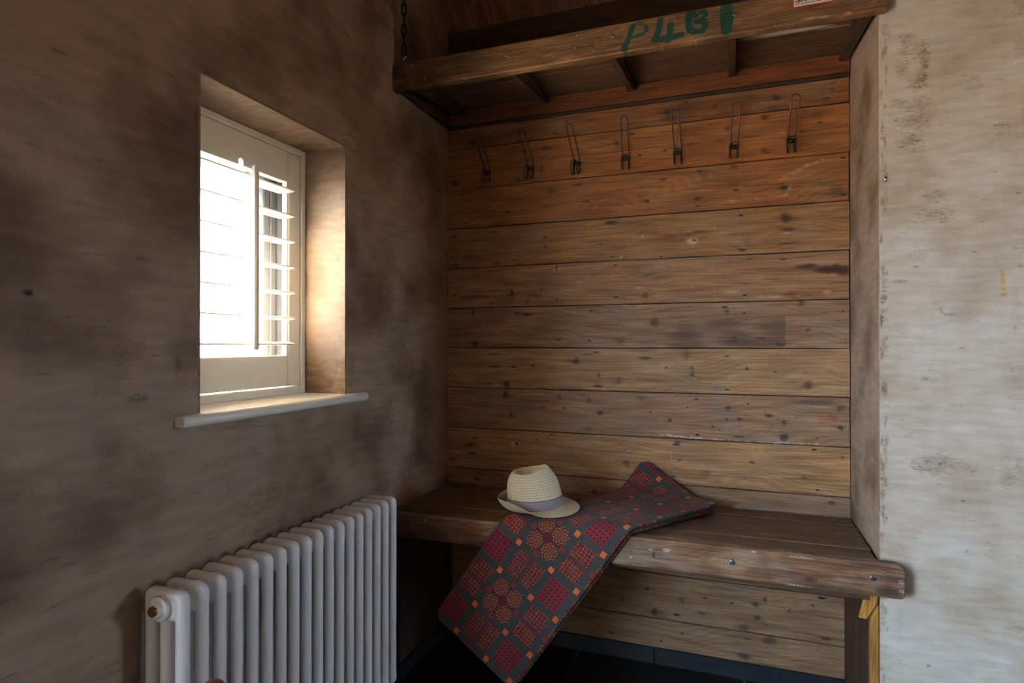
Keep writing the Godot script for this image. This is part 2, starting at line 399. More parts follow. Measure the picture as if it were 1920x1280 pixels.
# wall marks: [x, y, rx, ry, kind, strength] in the pixels of a crop of the photograph
const CROPS := {
	"A": [840.0, 150.0, 4.5725], "B": [1220.0, 150.0, 4.5725], "C": [840.0, 410.0, 4.5725], "D": [1220.0, 400.0, 4.364],
	"E": [840.0, 670.0, 4.5725], "F": [1220.0, 670.0, 4.364], "G": [1000.0, 1100.0, 3.0],
	"P": [1620.0, 0.0, 3.047], "Q": [1620.0, 420.0, 3.047], "R": [1620.0, 840.0, 2.909], "S": [0.0, 0.0, 1.0],
}
const MARKS := {
	"A": [[570, 575, 50, 14, 0], [910, 455, 30, 7, 2, 0.7], [840, 585, 75, 20, 0, 1.5], [205, 535, 45, 35, 0, 1.3], [885, 950, 26, 40, 0, 1.2], [1110, 900, 60, 14, 1], [130, 980, 40, 12, 0], [510, 1130, 20, 18, 1], [840, 1078, 40, 10, 1], [1185, 1040, 30, 16, 1], [1705, 1035, 25, 24, 1], [1445, 540, 22, 25, 0, 1.3], [1570, 460, 35, 10, 1], [595, 855, 40, 14, 0], [800, 760, 15, 55, 0], [1500, 150, 50, 35, 0], [1170, 190, 70, 50, 1, 0.4], [1390, 1220, 80, 20, 0], [150, 1228, 18, 6, 2], [1090, 1165, 10, 5, 2], [400, 450, 15, 15, 0], [100, 460, 20, 14, 0], [1225, 345, 25, 15, 0], [1008, 355, 14, 14, 0, 1.4], [1640, 640, 18, 12, 1], [1415, 562, 10, 10, 3], [60, 880, 50, 40, 0, 1.3], [1640, 90, 30, 25, 0], [570, 650, 80, 6, 9, 0.5]],
	"B": [[140, 275, 45, 25, 0, 1.5], [295, 190, 16, 12, 1], [545, 220, 30, 15, 0], [1085, 150, 42, 28, 0, 1.7], [1500, 155, 45, 10, 0, 1.3], [1555, 75, 15, 8, 2, 0.6], [980, 320, 34, 28, 1, 0.8], [660, 415, 24, 30, 1, 0.7], [520, 378, 12, 6, 2, 0.7], [345, 545, 40, 12, 1, 0.7], [580, 520, 60, 7, 9], [870, 480, 90, 9, 9], [1130, 450, 25, 12, 8], [1300, 438, 22, 12, 1], [1375, 430, 80, 7, 9], [970, 600, 24, 30, 1, 0.7], [1000, 622, 15, 5, 2, 0.7], [120, 600, 18, 20, 0], [705, 740, 30, 25, 0], [415, 777, 22, 7, 2], [450, 800, 60, 60, 0, 0.4], [100, 850, 50, 15, 0], [730, 940, 25, 14, 1], [1140, 920, 40, 25, 1], [1650, 663, 30, 7, 2], [1480, 878, 36, 14, 7, 1.4], [1370, 920, 30, 14, 7, 0.5], [1600, 960, 110, 60, 0, 0.6], [1650, 978, 30, 5, 2], [400, 1010, 35, 22, 1], [400, 1075, 20, 6, 2], [770, 1157, 20, 6, 2], [1160, 1165, 55, 50, 0, 0.9], [560, 1190, 90, 20, 8, 0.5], [1420, 300, 70, 40, 0, 0.5], [1450, 360, 25, 10, 1], [480, 105, 40, 6, 3], [800, 72, 40, 6, 3], [170, 330, 110, 40, 0, 0.7], [1060, 240, 160, 26, 0, 0.8], [300, 230, 260, 50, 0, 0.4], [760, 170, 250, 50, 0, 0.4]],
	"C": [[55, 155, 18, 22, 0, 1.6], [50, 245, 15, 10, 0, 1.3], [65, 390, 22, 25, 0, 1.4], [830, 155, 22, 18, 1], [835, 230, 22, 14, 1], [830, 272, 12, 6, 3], [400, 110, 60, 10, 0], [1390, 30, 55, 26, 0], [420, 380, 40, 18, 0], [160, 330, 100, 60, 0, 0.5], [1300, 215, 40, 15, 0, 0.5], [1660, 150, 18, 12, 3, 1.4], [1550, 230, 14, 10, 3], [1405, 325, 14, 6, 2], [1480, 325, 18, 16, 3, 1.5], [370, 450, 20, 5, 2], [930, 420, 8, 35, 1], [950, 430, 14, 38, 3, 0.6], [1435, 397, 16, 6, 2], [1120, 540, 40, 12, 3], [1190, 490, 12, 15, 3], [1640, 590, 55, 12, 3, 1.2], [545, 640, 22, 40, 0, 1.2], [800, 600, 14, 12, 1], [250, 665, 220, 18, 0, 0.8], [740, 660, 120, 14, 0, 0.8], [1440, 670, 22, 9, 2, 0.8], [1690, 655, 35, 35, 0, 0.8], [930, 690, 10, 20, 0], [370, 722, 16, 5, 2], [680, 710, 14, 32, 0], [215, 800, 15, 40, 0, 1.3], [680, 820, 60, 20, 1, 1.2], [600, 805, 50, 12, 1, 0.7], [1225, 788, 18, 6, 2], [60, 655, 20, 25, 0], [1770, 880, 45, 50, 0, 0.7], [240, 920, 200, 5, 9, 1.2], [560, 920, 100, 4, 9], [750, 930, 20, 8, 1, 0.7], [705, 1023, 20, 7, 1], [940, 1035, 30, 18, 1, 0.6], [1210, 1043, 20, 6, 2], [230, 1075, 40, 30, 0, 1.5], [1460, 1040, 70, 30, 0, 0.5], [1690, 1190, 80, 18, 0], [1270, 1143, 40, 8, 1], [1100, 1210, 30, 38, 0, 0.8], [1200, 1160, 60, 14, 0, 0.7], [560, 1265, 30, 14, 0], [725, 1258, 14, 12, 1], [1540, 1072, 60, 5, 3, 0.8], [610, 965, 14, 6, 3, 0.7], [400, 1160, 90, 14, 0, 0.8]],
	"D": [[335, 220, 65, 32, 3, 1.5], [340, 235, 40, 24, 4, 0.8], [352, 215, 14, 14, 0, 1.4], [1110, 40, 45, 30, 0, 1.4], [1120, 130, 60, 18, 0, 1.3], [1110, 155, 40, 15, 3], [735, 15, 16, 6, 2], [380, 145, 60, 18, 0, 0.7], [520, 120, 20, 12, 3], [745, 295, 45, 12, 1], [1100, 245, 80, 10, 0], [85, 350, 15, 7, 2, 0.6], [1580, 140, 8, 6, 3], [800, 375, 25, 8, 0], [1080, 375, 30, 12, 0], [1270, 432, 95, 24, 1, 0.9], [1440, 460, 130, 34, 1, 1.1], [1575, 470, 70, 46, 1, 1.2], [1560, 560, 110, 7, 9], [660, 640, 75, 24, 3, 0.8], [765, 667, 18, 6, 2], [1020, 682, 55, 12, 3], [1440, 640, 40, 18, 3], [1450, 662, 20, 18, 8], [560, 385, 100, 14, 3, 0.5], [690, 375, 40, 12, 3, 0.8], [490, 460, 40, 30, 3, 0.4], [880, 530, 60, 20, 3, 0.5], [70, 440, 60, 60, 3, 0.35], [560, 170, 140, 40, 3, 0.3], [605, 762, 25, 8, 2, 0.8], [765, 812, 12, 10, 1], [620, 800, 20, 20, 0], [1225, 735, 25, 38, 0, 0.9], [1170, 770, 90, 60, 8, 0.25], [220, 875, 25, 13, 8], [875, 925, 18, 9, 8], [180, 950, 70, 18, 3, 0.7], [40, 890, 40, 50, 0, 0.6], [1285, 950, 18, 12, 0, 1.2], [660, 1045, 50, 9, 1, 0.9], [680, 1020, 14, 30, 0, 0.9], [905, 1020, 50, 9, 0], [1060, 1075, 40, 16, 0, 1.2], [620, 1167, 30, 8, 1], [1570, 795, 12, 12, 1, 0.7], [1570, 1005, 14, 14, 8], [150, 1230, 60, 30, 3, 0.5], [290, 1150, 30, 50, 0, 0.4], [1320, 878, 200, 6, 3, 0.7], [560, 40, 90, 22, 8, 0.4], [1400, 220, 160, 60, 8, 0.25], [1130, 660, 70, 12, 1, 0.5]],
	"E": [[560, 75, 30, 13, 0, 1.3], [400, 78, 80, 12, 0, 1.2], [725, 70, 14, 10, 1], [1090, 30, 35, 30, 0, 0.7], [30, 120, 14, 14, 0, 1.3], [500, 225, 35, 45, 0, 1.3], [490, 310, 28, 45, 1], [1290, 150, 18, 28, 0, 0.8], [1280, 243, 55, 13, 1], [340, 220, 80, 8, 0], [195, 298, 10, 5, 2], [365, 430, 8, 8, 2, 0.7], [540, 490, 22, 36, 0], [955, 340, 12, 32, 0, 1.2], [1205, 360, 22, 38, 0, 0.9], [1160, 320, 60, 18, 0, 0.5], [995, 435, 14, 15, 0, 1.2], [1305, 470, 30, 28, 1, 1.1], [810, 430, 35, 14, 1, 0.7], [1520, 560, 130, 18, 3, 0.6], [1200, 605, 80, 18, 0, 0.8], [1735, 465, 14, 12, 0], [570, 740, 58, 28, 3, 1.4], [575, 742, 48, 22, 4, 0.6], [585, 738, 18, 14, 2], [225, 690, 35, 13, 1], [180, 750, 70, 26, 0, 1.2], [210, 820, 60, 18, 0, 1.2], [885, 662, 18, 6, 2], [1085, 795, 18, 13, 3, 1.3], [1550, 798, 16, 13, 4], [1525, 900, 40, 34, 0, 0.9], [250, 1040, 30, 28, 1, 1.1], [880, 935, 40, 8, 0], [40, 865, 25, 12, 0, 1.3], [920, 1035, 35, 10, 1], [1255, 1155, 28, 22, 0, 1.7], [1240, 1060, 90, 9, 3], [1330, 1130, 110, 18, 3, 0.5], [1460, 190, 20, 36, 1, 0.5], [760, 700, 8, 18, 1], [900, 88, 60, 8, 1, 0.5], [1660, 340, 60, 30, 0, 0.4], [680, 930, 150, 8, 0, 0.7]],
	"F": [[330, 85, 18, 18, 0], [335, 135, 25, 28, 0], [785, 88, 18, 14, 0, 1.2], [1015, 115, 16, 9, 0, 1.4], [905, 130, 14, 9, 8], [545, 260, 62, 22, 6], [620, 262, 22, 6, 2], [1285, 220, 44, 38, 0, 0.9], [1570, 245, 16, 14, 8], [125, 80, 14, 9, 2, 0.6], [100, 60, 60, 40, 3, 0.5], [635, 410, 24, 24, 0, 1.2], [795, 378, 8, 7, 2], [300, 405, 6, 6, 2], [370, 337, 18, 6, 2], [155, 513, 22, 18, 0, 1.5], [725, 505, 18, 18, 0, 1.4], [620, 505, 14, 12, 0, 1.2], [503, 565, 16, 13, 0], [560, 592, 7, 7, 2], [965, 475, 34, 17, 0, 1.6], [938, 455, 9, 34, 5, 1.3], [720, 555, 35, 14, 5, 0.7], [1210, 480, 50, 18, 5, 0.6], [1500, 495, 30, 28, 5, 1.2], [1390, 525, 18, 12, 5, 1.3], [1440, 490, 80, 22, 5, 0.5], [1550, 572, 30, 20, 0, 1.6], [1085, 655, 40, 34, 0, 1.5], [1090, 530, 20, 28, 1, 0.6], [1555, 405, 40, 28, 0], [1550, 380, 35, 13, 8, 0.8], [1350, 360, 160, 36, 0, 0.6], [510, 620, 30, 18, 7, 0.35], [720, 645, 60, 12, 1, 0.7], [1360, 660, 8, 5, 2], [380, 630, 20, 8, 2], [1335, 752, 20, 7, 2], [205, 710, 35, 9, 2, 0.8], [215, 690, 30, 22, 0], [1570, 820, 20, 16, 0, 0.6], [825, 855, 20, 12, 1], [870, 790, 60, 40, 3, 0.3], [165, 800, 5, 60, 3], [230, 840, 15, 12, 0], [180, 970, 18, 7, 2], [450, 960, 70, 46, 0, 0.4], [1365, 1083, 16, 7, 2], [250, 1080, 18, 6, 2], [1260, 985, 40, 12, 1, 0.7], [1480, 1185, 30, 18, 0], [600, 1150, 80, 36, 3, 0.35], [1130, 990, 70, 9, 9, 0.6]],
	"G": [[680, 140, 25, 27, 1], [805, 155, 20, 7, 2, 0.9], [945, 145, 30, 11, 0], [965, 62, 16, 9, 1, 0.6], [1115, 88, 8, 6, 2], [1245, 95, 22, 15, 1], [1275, 120, 18, 15, 6, 0.8], [1258, 172, 18, 18, 0, 1.5], [540, 105, 16, 13, 6, 0.5], [1300, 70, 7, 17, 1], [1440, 135, 12, 8, 1], [1620, 60, 22, 8, 2], [1640, 288, 30, 11, 1], [1570, 105, 12, 8, 1, 0.7], [1180, 230, 40, 22, 0, 0.9], [1330, 300, 40, 28, 0, 1.1], [835, 258, 6, 13, 1], [718, 302, 6, 6, 2], [440, 255, 25, 11, 0], [1180, 385, 40, 22, 0, 1.1], [1200, 290, 30, 7, 0], [640, 10, 14, 7, 2], [415, 175, 4, 4, 4], [310, 247, 4, 4, 4], [1740, 270, 5, 5, 4], [500, 70, 10, 22, 0, 0.7], [830, 70, 18, 20, 0, 0.8]],
	"P": [[245, 225, 40, 34, 10, 1.0], [318, 275, 42, 60, 10, 1.2], [345, 340, 28, 66, 10, 1.2], [328, 430, 34, 56, 10, 1.3], [298, 485, 44, 40, 10, 1.1], [225, 290, 26, 44, 10, 1.0], [220, 390, 34, 54, 10, 0.8], [310, 590, 52, 44, 10, 0.8], [200, 590, 46, 32, 10, 0.8], [265, 705, 90, 50, 10, 0.9], [320, 640, 120, 50, 10, 0.5], [270, 800, 66, 56, 10, 0.8], [400, 1120, 66, 34, 10, 1.0], [410, 1225, 80, 46, 10, 1.0], [620, 350, 130, 140, 10, 0.25], [560, 490, 90, 60, 10, 0.35], [890, 40, 44, 54, 10, 0.8], [895, 270, 34, 66, 10, 0.6], [125, 180, 20, 60, 10, 0.8], [770, 712, 40, 4, 11], [760, 452, 40, 3, 11], [305, 800, 40, 7, 11, 0.7], [215, 838, 24, 6, 11, 0.8], [255, 632, 30, 5, 11, 0.8], [880, 1100, 16, 5, 11, 0.9], [800, 780, 60, 120, 10, 0.3], [690, 1140, 24, 4, 11, 0.8]],
	"Q": [[300, 170, 66, 54, 10, 0.4], [200, 325, 54, 12, 11, 0.6], [110, 340, 18, 44, 10, 1.1], [105, 430, 20, 34, 11, 0.7], [105, 520, 20, 54, 10, 1.0], [110, 700, 20, 66, 10, 1.0], [115, 930, 20, 44, 11, 0.7], [885, 230, 24, 22, 10, 0.7], [440, 490, 6, 26, 10, 1.2], [480, 515, 40, 8, 11, 0.7], [350, 880, 22, 16, 11, 0.5], [250, 1130, 110, 90, 10, 0.25], [890, 100, 44, 66, 10, 0.6], [295, 242, 18, 6, 11], [630, 155, 18, 5, 11], [730, 497, 6, 10, 8, 0.8], [560, 705, 22, 5, 11, 0.7], [410, 618, 14, 4, 11, 0.7], [870, 500, 24, 120, 10, 0.35], [865, 950, 30, 130, 10, 0.3], [540, 1030, 50, 10, 10, 0.4]],
	"R": [[400, 80, 110, 56, 10, 0.9], [340, 100, 66, 44, 10, 0.8], [570, 118, 44, 14, 10, 1.0], [780, 160, 36, 60, 10, 0.55], [845, 80, 22, 44, 10, 0.8], [540, 285, 14, 8, 11], [410, 85, 14, 8, 11], [840, 975, 56, 22, 10, 0.8], [350, 1183, 12, 8, 11, 1.2], [95, 150, 18, 80, 10, 0.7], [95, 300, 18, 80, 10, 0.6], [110, 1170, 40, 90, 10, 0.4], [840, 600, 60, 20, 10, 0.4], [560, 560, 12, 10, 11, 0.5], [100, 900, 16, 120, 10, 0.6]],
	"S": [[725, 500, 46, 130, 10, 1.1], [750, 650, 50, 100, 10, 1.1], [770, 380, 50, 100, 10, 1.0], [725, 800, 40, 80, 10, 1.2], [790, 830, 34, 70, 10, 1.2], [690, 400, 26, 90, 10, 1.0], [53, 548, 10, 7, 11, 1.3], [55, 548, 5, 4, 2, 1.0], [335, 680, 10, 20, 11, 0.7], [260, 745, 26, 12, 11, 0.7], [215, 738, 26, 10, 10, 0.9], [240, 655, 36, 20, 10, 0.9], [230, 690, 20, 14, 10, 0.9], [664, 480, 12, 230, 10, 0.7], [700, 480, 28, 44, 10, 0.9], [690, 545, 30, 34, 10, 0.8], [712, 605, 34, 44, 10, 0.9], [730, 660, 40, 44, 10, 0.7], [760, 885, 46, 36, 10, 1.0], [730, 790, 30, 60, 10, 0.6], [505, 935, 50, 40, 10, 0.9], [470, 960, 40, 40, 10, 0.6], [780, 320, 40, 60, 10, 0.5], [370, 300, 8, 150, 11, 0.35], [340, 235, 12, 20, 11, 0.5], [350, 200, 14, 14, 10, 0.7], [440, 160, 20, 9, 11, 0.5], [130, 185, 40, 10, 10, 0.6], [50, 180, 50, 14, 10, 0.6], [180, 75, 30, 9, 10, 0.6], [110, 95, 18, 4, 11, 0.7], [763, 905, 3, 18, 3, 0.5], [773, 905, 4, 22, 3, 0.5], [422, 905, 1, 28, 4, 0.5], [670, 735, 40, 8, 10, 0.6], [715, 720, 30, 4, 11, 0.5], [150, 300, 60, 12, 10, 0.5], [600, 120, 70, 30, 10, 0.4], [120, 930, 70, 30, 10, 0.5], [250, 860, 40, 18, 10, 0.4], [680, 300, 30, 60, 10, 0.5], [200, 395, 50, 8, 10, 0.6], [660, 690, 16, 60, 10, 0.8], [560, 100, 20, 10, 11, 0.3], [800, 700, 30, 120, 10, 0.4]],  # the large smears right of the window paint shade over real stains
}
func crop_px(c: String, x: float, y: float) -> Vector2:
	return Vector2(CROPS[c][0] + x / CROPS[c][2], CROPS[c][1] + y / CROPS[c][2])

const PLANK_YS := [2.112, 2.016, 1.8458, 1.6806, 1.5137, 1.3453, 1.1779, 1.0113, 0.8417, 0.6720, 0.5000, 0.3320, 0.1640, 0.0]
const WALL_TW := 900
const WALL_PM := 592.0      # texture pixels per metre
const WALL_TOP := 2.112

# one trowelled plaster for the left wall, its window reveals and the side of the niche
const RAW_PLASTER := Color(0.615, 0.525, 0.445)
const DIRTY_PLASTER := Color(0.375, 0.28, 0.205)
const GREY_PLASTER := Color(0.545, 0.485, 0.425)
func make_materials() -> void:
	stamp_noise = nz(256, 256, 256, 256, 77, 0.09, 3)
	# plank wall: each board its own tone
	var tones := [
		[Color(0.34, 0.20, 0.10), Color(0.69, 0.44, 0.23), 0.45], [Color(0.40, 0.225, 0.095), Color(0.77, 0.49, 0.24), 0.22], [Color(0.40, 0.23, 0.11), Color(0.76, 0.50, 0.27), 0.30],
		[Color(0.41, 0.27, 0.145), Color(0.76, 0.57, 0.36), 0.38], [Color(0.42, 0.28, 0.18), Color(0.79, 0.60, 0.435), 0.38], [Color(0.39, 0.275, 0.195), Color(0.74, 0.58, 0.45), 0.60],
		[Color(0.45, 0.325, 0.215), Color(0.83, 0.665, 0.485), 0.32], [Color(0.40, 0.29, 0.205), Color(0.76, 0.60, 0.465), 0.60], [Color(0.45, 0.32, 0.20), Color(0.84, 0.665, 0.47), 0.30],
		[Color(0.40, 0.29, 0.20), Color(0.75, 0.595, 0.455), 0.60], [Color(0.38, 0.275, 0.185), Color(0.71, 0.56, 0.41), 0.45], [Color(0.39, 0.275, 0.18), Color(0.72, 0.56, 0.41), 0.45], [Color(0.40, 0.285, 0.19), Color(0.74, 0.58, 0.43), 0.35]]
	var h := int(WALL_TOP * WALL_PM)
	var w := WALL_TW
	var wb := wood(w, h, 11, func(y):
		var Y: float = WALL_TOP - y / WALL_PM
		var k := 0
		while k < 12 and Y < PLANK_YS[k + 1]:
			k += 1
		return [tones[k][0], tones[k][1], Color(0.54, 0.475, 0.415), tones[k][2]])
	var buf: PackedByteArray = wb[0]
	var to_tex := func(px: Vector2) -> Vector2:
		var p := on_z(px.x, px.y, 0.0)
		return Vector2(p.x, WALL_TOP - p.y) * WALL_PM
	# sharp-ended grey patch on one board
	var pa: Vector2 = to_tex.call(Vector2(1250, 596))
	var pb: Vector2 = to_tex.call(Vector2(1473, 650))
	for k in 26:
		stamp(buf, w, h, rng.randf_range(pa.x, pb.x - 26), rng.randf_range(pa.y + 8, pb.y - 6), 44, 13, 0, 0.35)
	for y in range(int(pa.y), int(pb.y)):
		for x in range(int(pb.x) - 60, int(pb.x)):
			var k := (y * w + x) * 3
			var a := 0.45 * (x - pb.x + 60) / 60.0
			buf[k] = int(lerpf(buf[k], 66, a)); buf[k + 1] = int(lerpf(buf[k + 1], 56, a)); buf[k + 2] = int(lerpf(buf[k + 2], 50, a))
	for c in ["A", "B", "C", "D", "E", "F", "G"]:
		for m in MARKS[c]:
			var p: Vector2 = to_tex.call(crop_px(c, m[0], m[1]))
			var s: float = 1.18 / CROPS[c][2]
			var al: float = m[5] if m.size() > 5 else 1.0
			stamp(buf, w, h, p.x, p.y, m[2] * s, m[3] * s, m[4], al)
			if m[4] < 2:
				stamp(buf, w, h, p.x + rng.randf_range(-0.5, 0.5) * m[2] * s, p.y + rng.randf_range(-0.5, 0.5) * m[3] * s, m[2] * s * 2.6, m[3] * s * 0.7, m[4], al * 0.35, rng.randf_range(-0.06, 0.06))
				stamp(buf, w, h, p.x + rng.randf_range(-0.7, 0.7) * m[2] * s, p.y + rng.randf_range(-0.8, 0.8) * m[3] * s, m[2] * s * 0.6, m[3] * s * 0.8, m[4], al * 0.6)
	var lines := [
		["A", [[40, 770], [380, 755], [480, 715], [800, 690], [1000, 655], [1150, 640], [1450, 610], [1650, 590], [1829, 560]], 1.0, 9, 1.0],
		["B", [[0, 575], [160, 555], [300, 550], [420, 530]], 0.9, 9, 0.9], ["B", [[1580, 672], [1440, 690], [1300, 750], [1170, 820], [1090, 862]], 4.0, 3, 0.8],
		["B", [[1200, 900], [1160, 980], [1000, 1012], [800, 1030], [640, 1040]], 3.2, 3, 0.7], ["B", [[500, 915], [900, 895], [1150, 885]], 1.0, 9, 1.0],
		["B", [[430, 1010], [620, 1004], [700, 960], [860, 950], [960, 975]], 1.0, 9, 0.8], ["D", [[120, 590], [400, 585], [650, 600], [700, 570], [1000, 580]], 0.9, 9, 0.8],
		["C", [[80, 625], [300, 620], [540, 612]], 0.9, 9, 1.0], ["D", [[0, 190], [400, 165], [700, 170]], 0.8, 9, 0.5],
		["F", [[60, 635], [140, 630], [230, 645], [350, 655], [500, 665], [700, 680], [900, 692], [1100, 700], [1430, 717]], 3.0, 4, 1.2],
		["F", [[0, 845], [300, 860], [640, 880]], 3.0, 3, 0.35], ["G", [[900, 30], [1200, 60], [1500, 140], [1740, 190]], 0.8, 9, 0.7],
		["D", [[1130, 880], [1320, 870], [1640, 872]], 1.0, 9, 0.8], ["E", [[840, 86], [1000, 90], [1300, 120]], 0.9, 9, 0.6], ["C", [[1200, 900], [1500, 890], [1829, 880]], 1.0, 3, 0.6]]
	for l in lines:
		stroke(buf, w, h, l[1].map(func(q): return to_tex.call(crop_px(l[0], q[0], q[1]))), l[2], l[3], l[4])
	# fine dark ticks of old wood
	for k in 900:
		stamp(buf, w, h, rng.randf() * w, rng.randf() * h, rng.randf_range(2, 9), rng.randf_range(0.7, 1.2), 9, rng.randf_range(0.3, 0.9))
	for k in 130:
		stamp(buf, w, h, rng.randf() * w, rng.randf() * h, rng.randf_range(1, 3), rng.randf_range(0.8, 1.6), 3, 1.0)
	M.planks = relief(mat(Color.WHITE, 0.62, tex(w, h, buf)), tex(w, h, wb[1], false), 0.10)
	print("planks ", Time.get_ticks_msec())

	# boards of bench, shelf and panels: one grain, several stains
	var gb := wood(1024, 256, 31, func(_y): return [Color(0.42, 0.38, 0.34), Color(0.95, 0.90, 0.84), Color(0.75, 0.72, 0.70), 0.4])
	for k in 300:
		stamp(gb[0], 1024, 256, rng.randf() * 1024, rng.randf() * 256, rng.randf_range(4, 22), rng.randf_range(0.7, 1.4), 9, 0.6)
	for k in 40:
		stamp(gb[0], 1024, 256, rng.randf() * 1024, rng.randf() * 256, rng.randf_range(1, 4), rng.randf_range(0.8, 1.6), 4, 0.6)
	var gt := tex(1024, 256, gb[0])
	var gh := tex(1024, 256, gb[1], false)
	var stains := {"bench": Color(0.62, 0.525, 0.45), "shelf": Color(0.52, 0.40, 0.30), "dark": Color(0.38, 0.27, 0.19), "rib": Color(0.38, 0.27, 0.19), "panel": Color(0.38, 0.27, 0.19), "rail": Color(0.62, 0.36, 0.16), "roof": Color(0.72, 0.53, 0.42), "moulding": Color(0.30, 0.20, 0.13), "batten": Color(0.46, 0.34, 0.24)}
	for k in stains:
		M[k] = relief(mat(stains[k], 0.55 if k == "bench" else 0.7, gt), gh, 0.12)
	var sb2: PackedByteArray = gb[0].duplicate()
	for k in 1024 * 256:
		sb2[k * 3] = int(sb2[k * 3] * stains.shelf.r); sb2[k * 3 + 1] = int(sb2[k * 3 + 1] * stains.shelf.g); sb2[k * 3 + 2] = int(sb2[k * 3 + 2] * stains.shelf.b)
	for q in [[1440, 66, 60, 5], [1480, 60, 60, 5], [1515, 55, 50, 4], [1470, 74, 50, 4], [1500, 80, 36, 4], [1530, 70, 40, 3], [1400, 88, 50, 3], [1560, 52, 30, 3]]:
		var d := ray(q[0], q[1])
		var p := CAM + d * ((2.177 - CAM.y) / d.y)
		for e in 3:
			stamp(sb2, 1024, 256, fposmod((p.x - 0.75) * 0.62, 1.0) * 1024 + rng.randf_range(-6, 6), fposmod((0.077 + p.z - 0.22) * 2.4, 1.0) * 256 + rng.randf_range(-4, 4), q[2] * 1.1, q[3] * 2.0, 4, 0.8)
	M.shelf_scuffed = relief(mat(Color.WHITE, 0.7, tex(1024, 256, sb2)), gh, 0.12)
	M.pine = mat(Color(0.93, 0.71, 0.36), 0.6, gt)

	# front board of the hat shelf, with the painted number
	var fw := 1400
	var fh := 88
	var fb := wood(fw, fh, 51, func(_y): return [Color(0.25, 0.155, 0.085), Color(0.63, 0.46, 0.28), Color(0.44, 0.36, 0.28), 0.45])
	var to_f := func(px: Vector2) -> Vector2:
		var p := on_z(px.x, px.y, 0.452)
		return Vector2(p.x / 1.535 * fw, (2.187 - p.y) / 0.097 * fh)
	for k in 60:
		stamp(fb[0], fw, fh, rng.randf() * 240, rng.randf() * fh, rng.randf_range(20, 60), rng.randf_range(4, 14), 0, 0.35)
	for k in 24:
		stamp(fb[0], fw, fh, rng.randf() * 50, rng.randf() * fh, rng.randf_range(10, 34), rng.randf_range(6, 20), 0, 0.6)
	for k in 120:
		stamp(fb[0], fw, fh, rng.randf() * fw, rng.randf() * fh, rng.randf_range(6, 30), rng.randf_range(0.7, 1.6), 9, 0.8)
	for k in 26:
		stamp(fb[0], fw, fh, rng.randf() * fw, rng.randf() * fh, rng.randf_range(2, 4), rng.randf_range(1.5, 3), 4, 0.7)
	for q in [[796, 148], [858, 102], [770, 122], [1081, 65], [1077, 89], [1065, 110]]:
		var s: Vector2 = to_f.call(Vector2(q[0], q[1]))
		stamp(fb[0], fw, fh, s.x, s.y, 4, 3, 4, 1.2)
	for q in [[1520, 33, 16], [1545, 30, 10], [1590, 23, 8]]:
		var s: Vector2 = to_f.call(Vector2(q[0], q[1]))
		stamp(fb[0], fw, fh, s.x, s.y, q[2] * 1.6, 4, 3, 1.2)
	var green := Color(0.02, 0.20, 0.165)
	var letters := [   # strokes in the crop [1140,0] x4.364 of the photograph: points, half width, strength
		[[[128, 392], [160, 330], [200, 215]], 22, 1.0], [[[200, 205], [250, 180], [300, 205], [318, 230]], 15, 0.55], [[[318, 215], [310, 245]], 14, 0.9], [[[190, 305], [250, 285], [290, 270]], 14, 0.6], [[[130, 390], [134, 394]], 28, 1.0],
		[[[428, 160], [415, 230], [390, 310]], 24, 1.0], [[[375, 322], [480, 310], [600, 280]], 22, 1.0], [[[510, 200], [505, 260], [490, 325]], 24, 1.0],
		[[[662, 110], [655, 170], [665, 235], [705, 255]], 26, 1.0], [[[662, 110], [690, 92], [715, 120]], 22, 1.0], [[[705, 255], [770, 245], [795, 205], [780, 165], [720, 168]], 22, 1.0], [[[720, 168], [770, 150], [805, 110], [790, 88], [755, 100]], 16, 0.9],
		[[[962, 48], [958, 130], [965, 240]], 38, 1.0], [[[985, 60], [1000, 130], [985, 200]], 26, 1.0], [[[940, 120], [945, 180]], 24, 1.0]]
	for L in letters:
		var pts: Array = L[0].map(func(q): return to_f.call(Vector2(1140 + q[0] / 4.364, q[1] / 4.364)))
		var hw: float = L[1] / 4.364 * 1.65
		for i in pts.size() - 1:
			var a: Vector2 = pts[i]
			var b: Vector2 = pts[i + 1]
			var n := int(a.distance_to(b) / 2.0) + 1
			for k in n + 1:
				var c := a.lerp(b, float(k) / n)
				for y in range(maxi(0, int(c.y - hw)), mini(fh, int(c.y + hw) + 1)):
					for x in range(int(c.x - hw), int(c.x + hw) + 1):
						var nn := stamp_noise[((y * 9) & 255) * 256 + ((x * 4) & 255)] / 255.0
						if Vector2(x, y).distance_to(c) < hw * (0.72 + 0.4 * nn) and nn > (1.0 - L[2]) * 0.9:
							var q := (y * fw + x) * 3
							fb[0][q] = int((green.r + nn * 0.04) * 255); fb[0][q + 1] = int((green.g + nn * 0.06) * 255); fb[0][q + 2] = int((green.b + nn * 0.05) * 255)
	M.fascia = relief(mat(Color.WHITE, 0.65, tex(fw, fh, fb[0])), tex(fw, fh, fb[1], false), 0.15)

	# front board of the bench
	var ab := wood(1200, 80, 61, func(_y): return [Color(0.29, 0.19, 0.125), Color(0.66, 0.49, 0.36), Color(0.60, 0.55, 0.50), 0.5])
	var to_a := func(px: Vector2) -> Vector2:
		var p := on_z(px.x, px.y, 0.457)
		return Vector2(p.x / 1.57 * 1200, (0.609 - p.y) / 0.096 * 80)
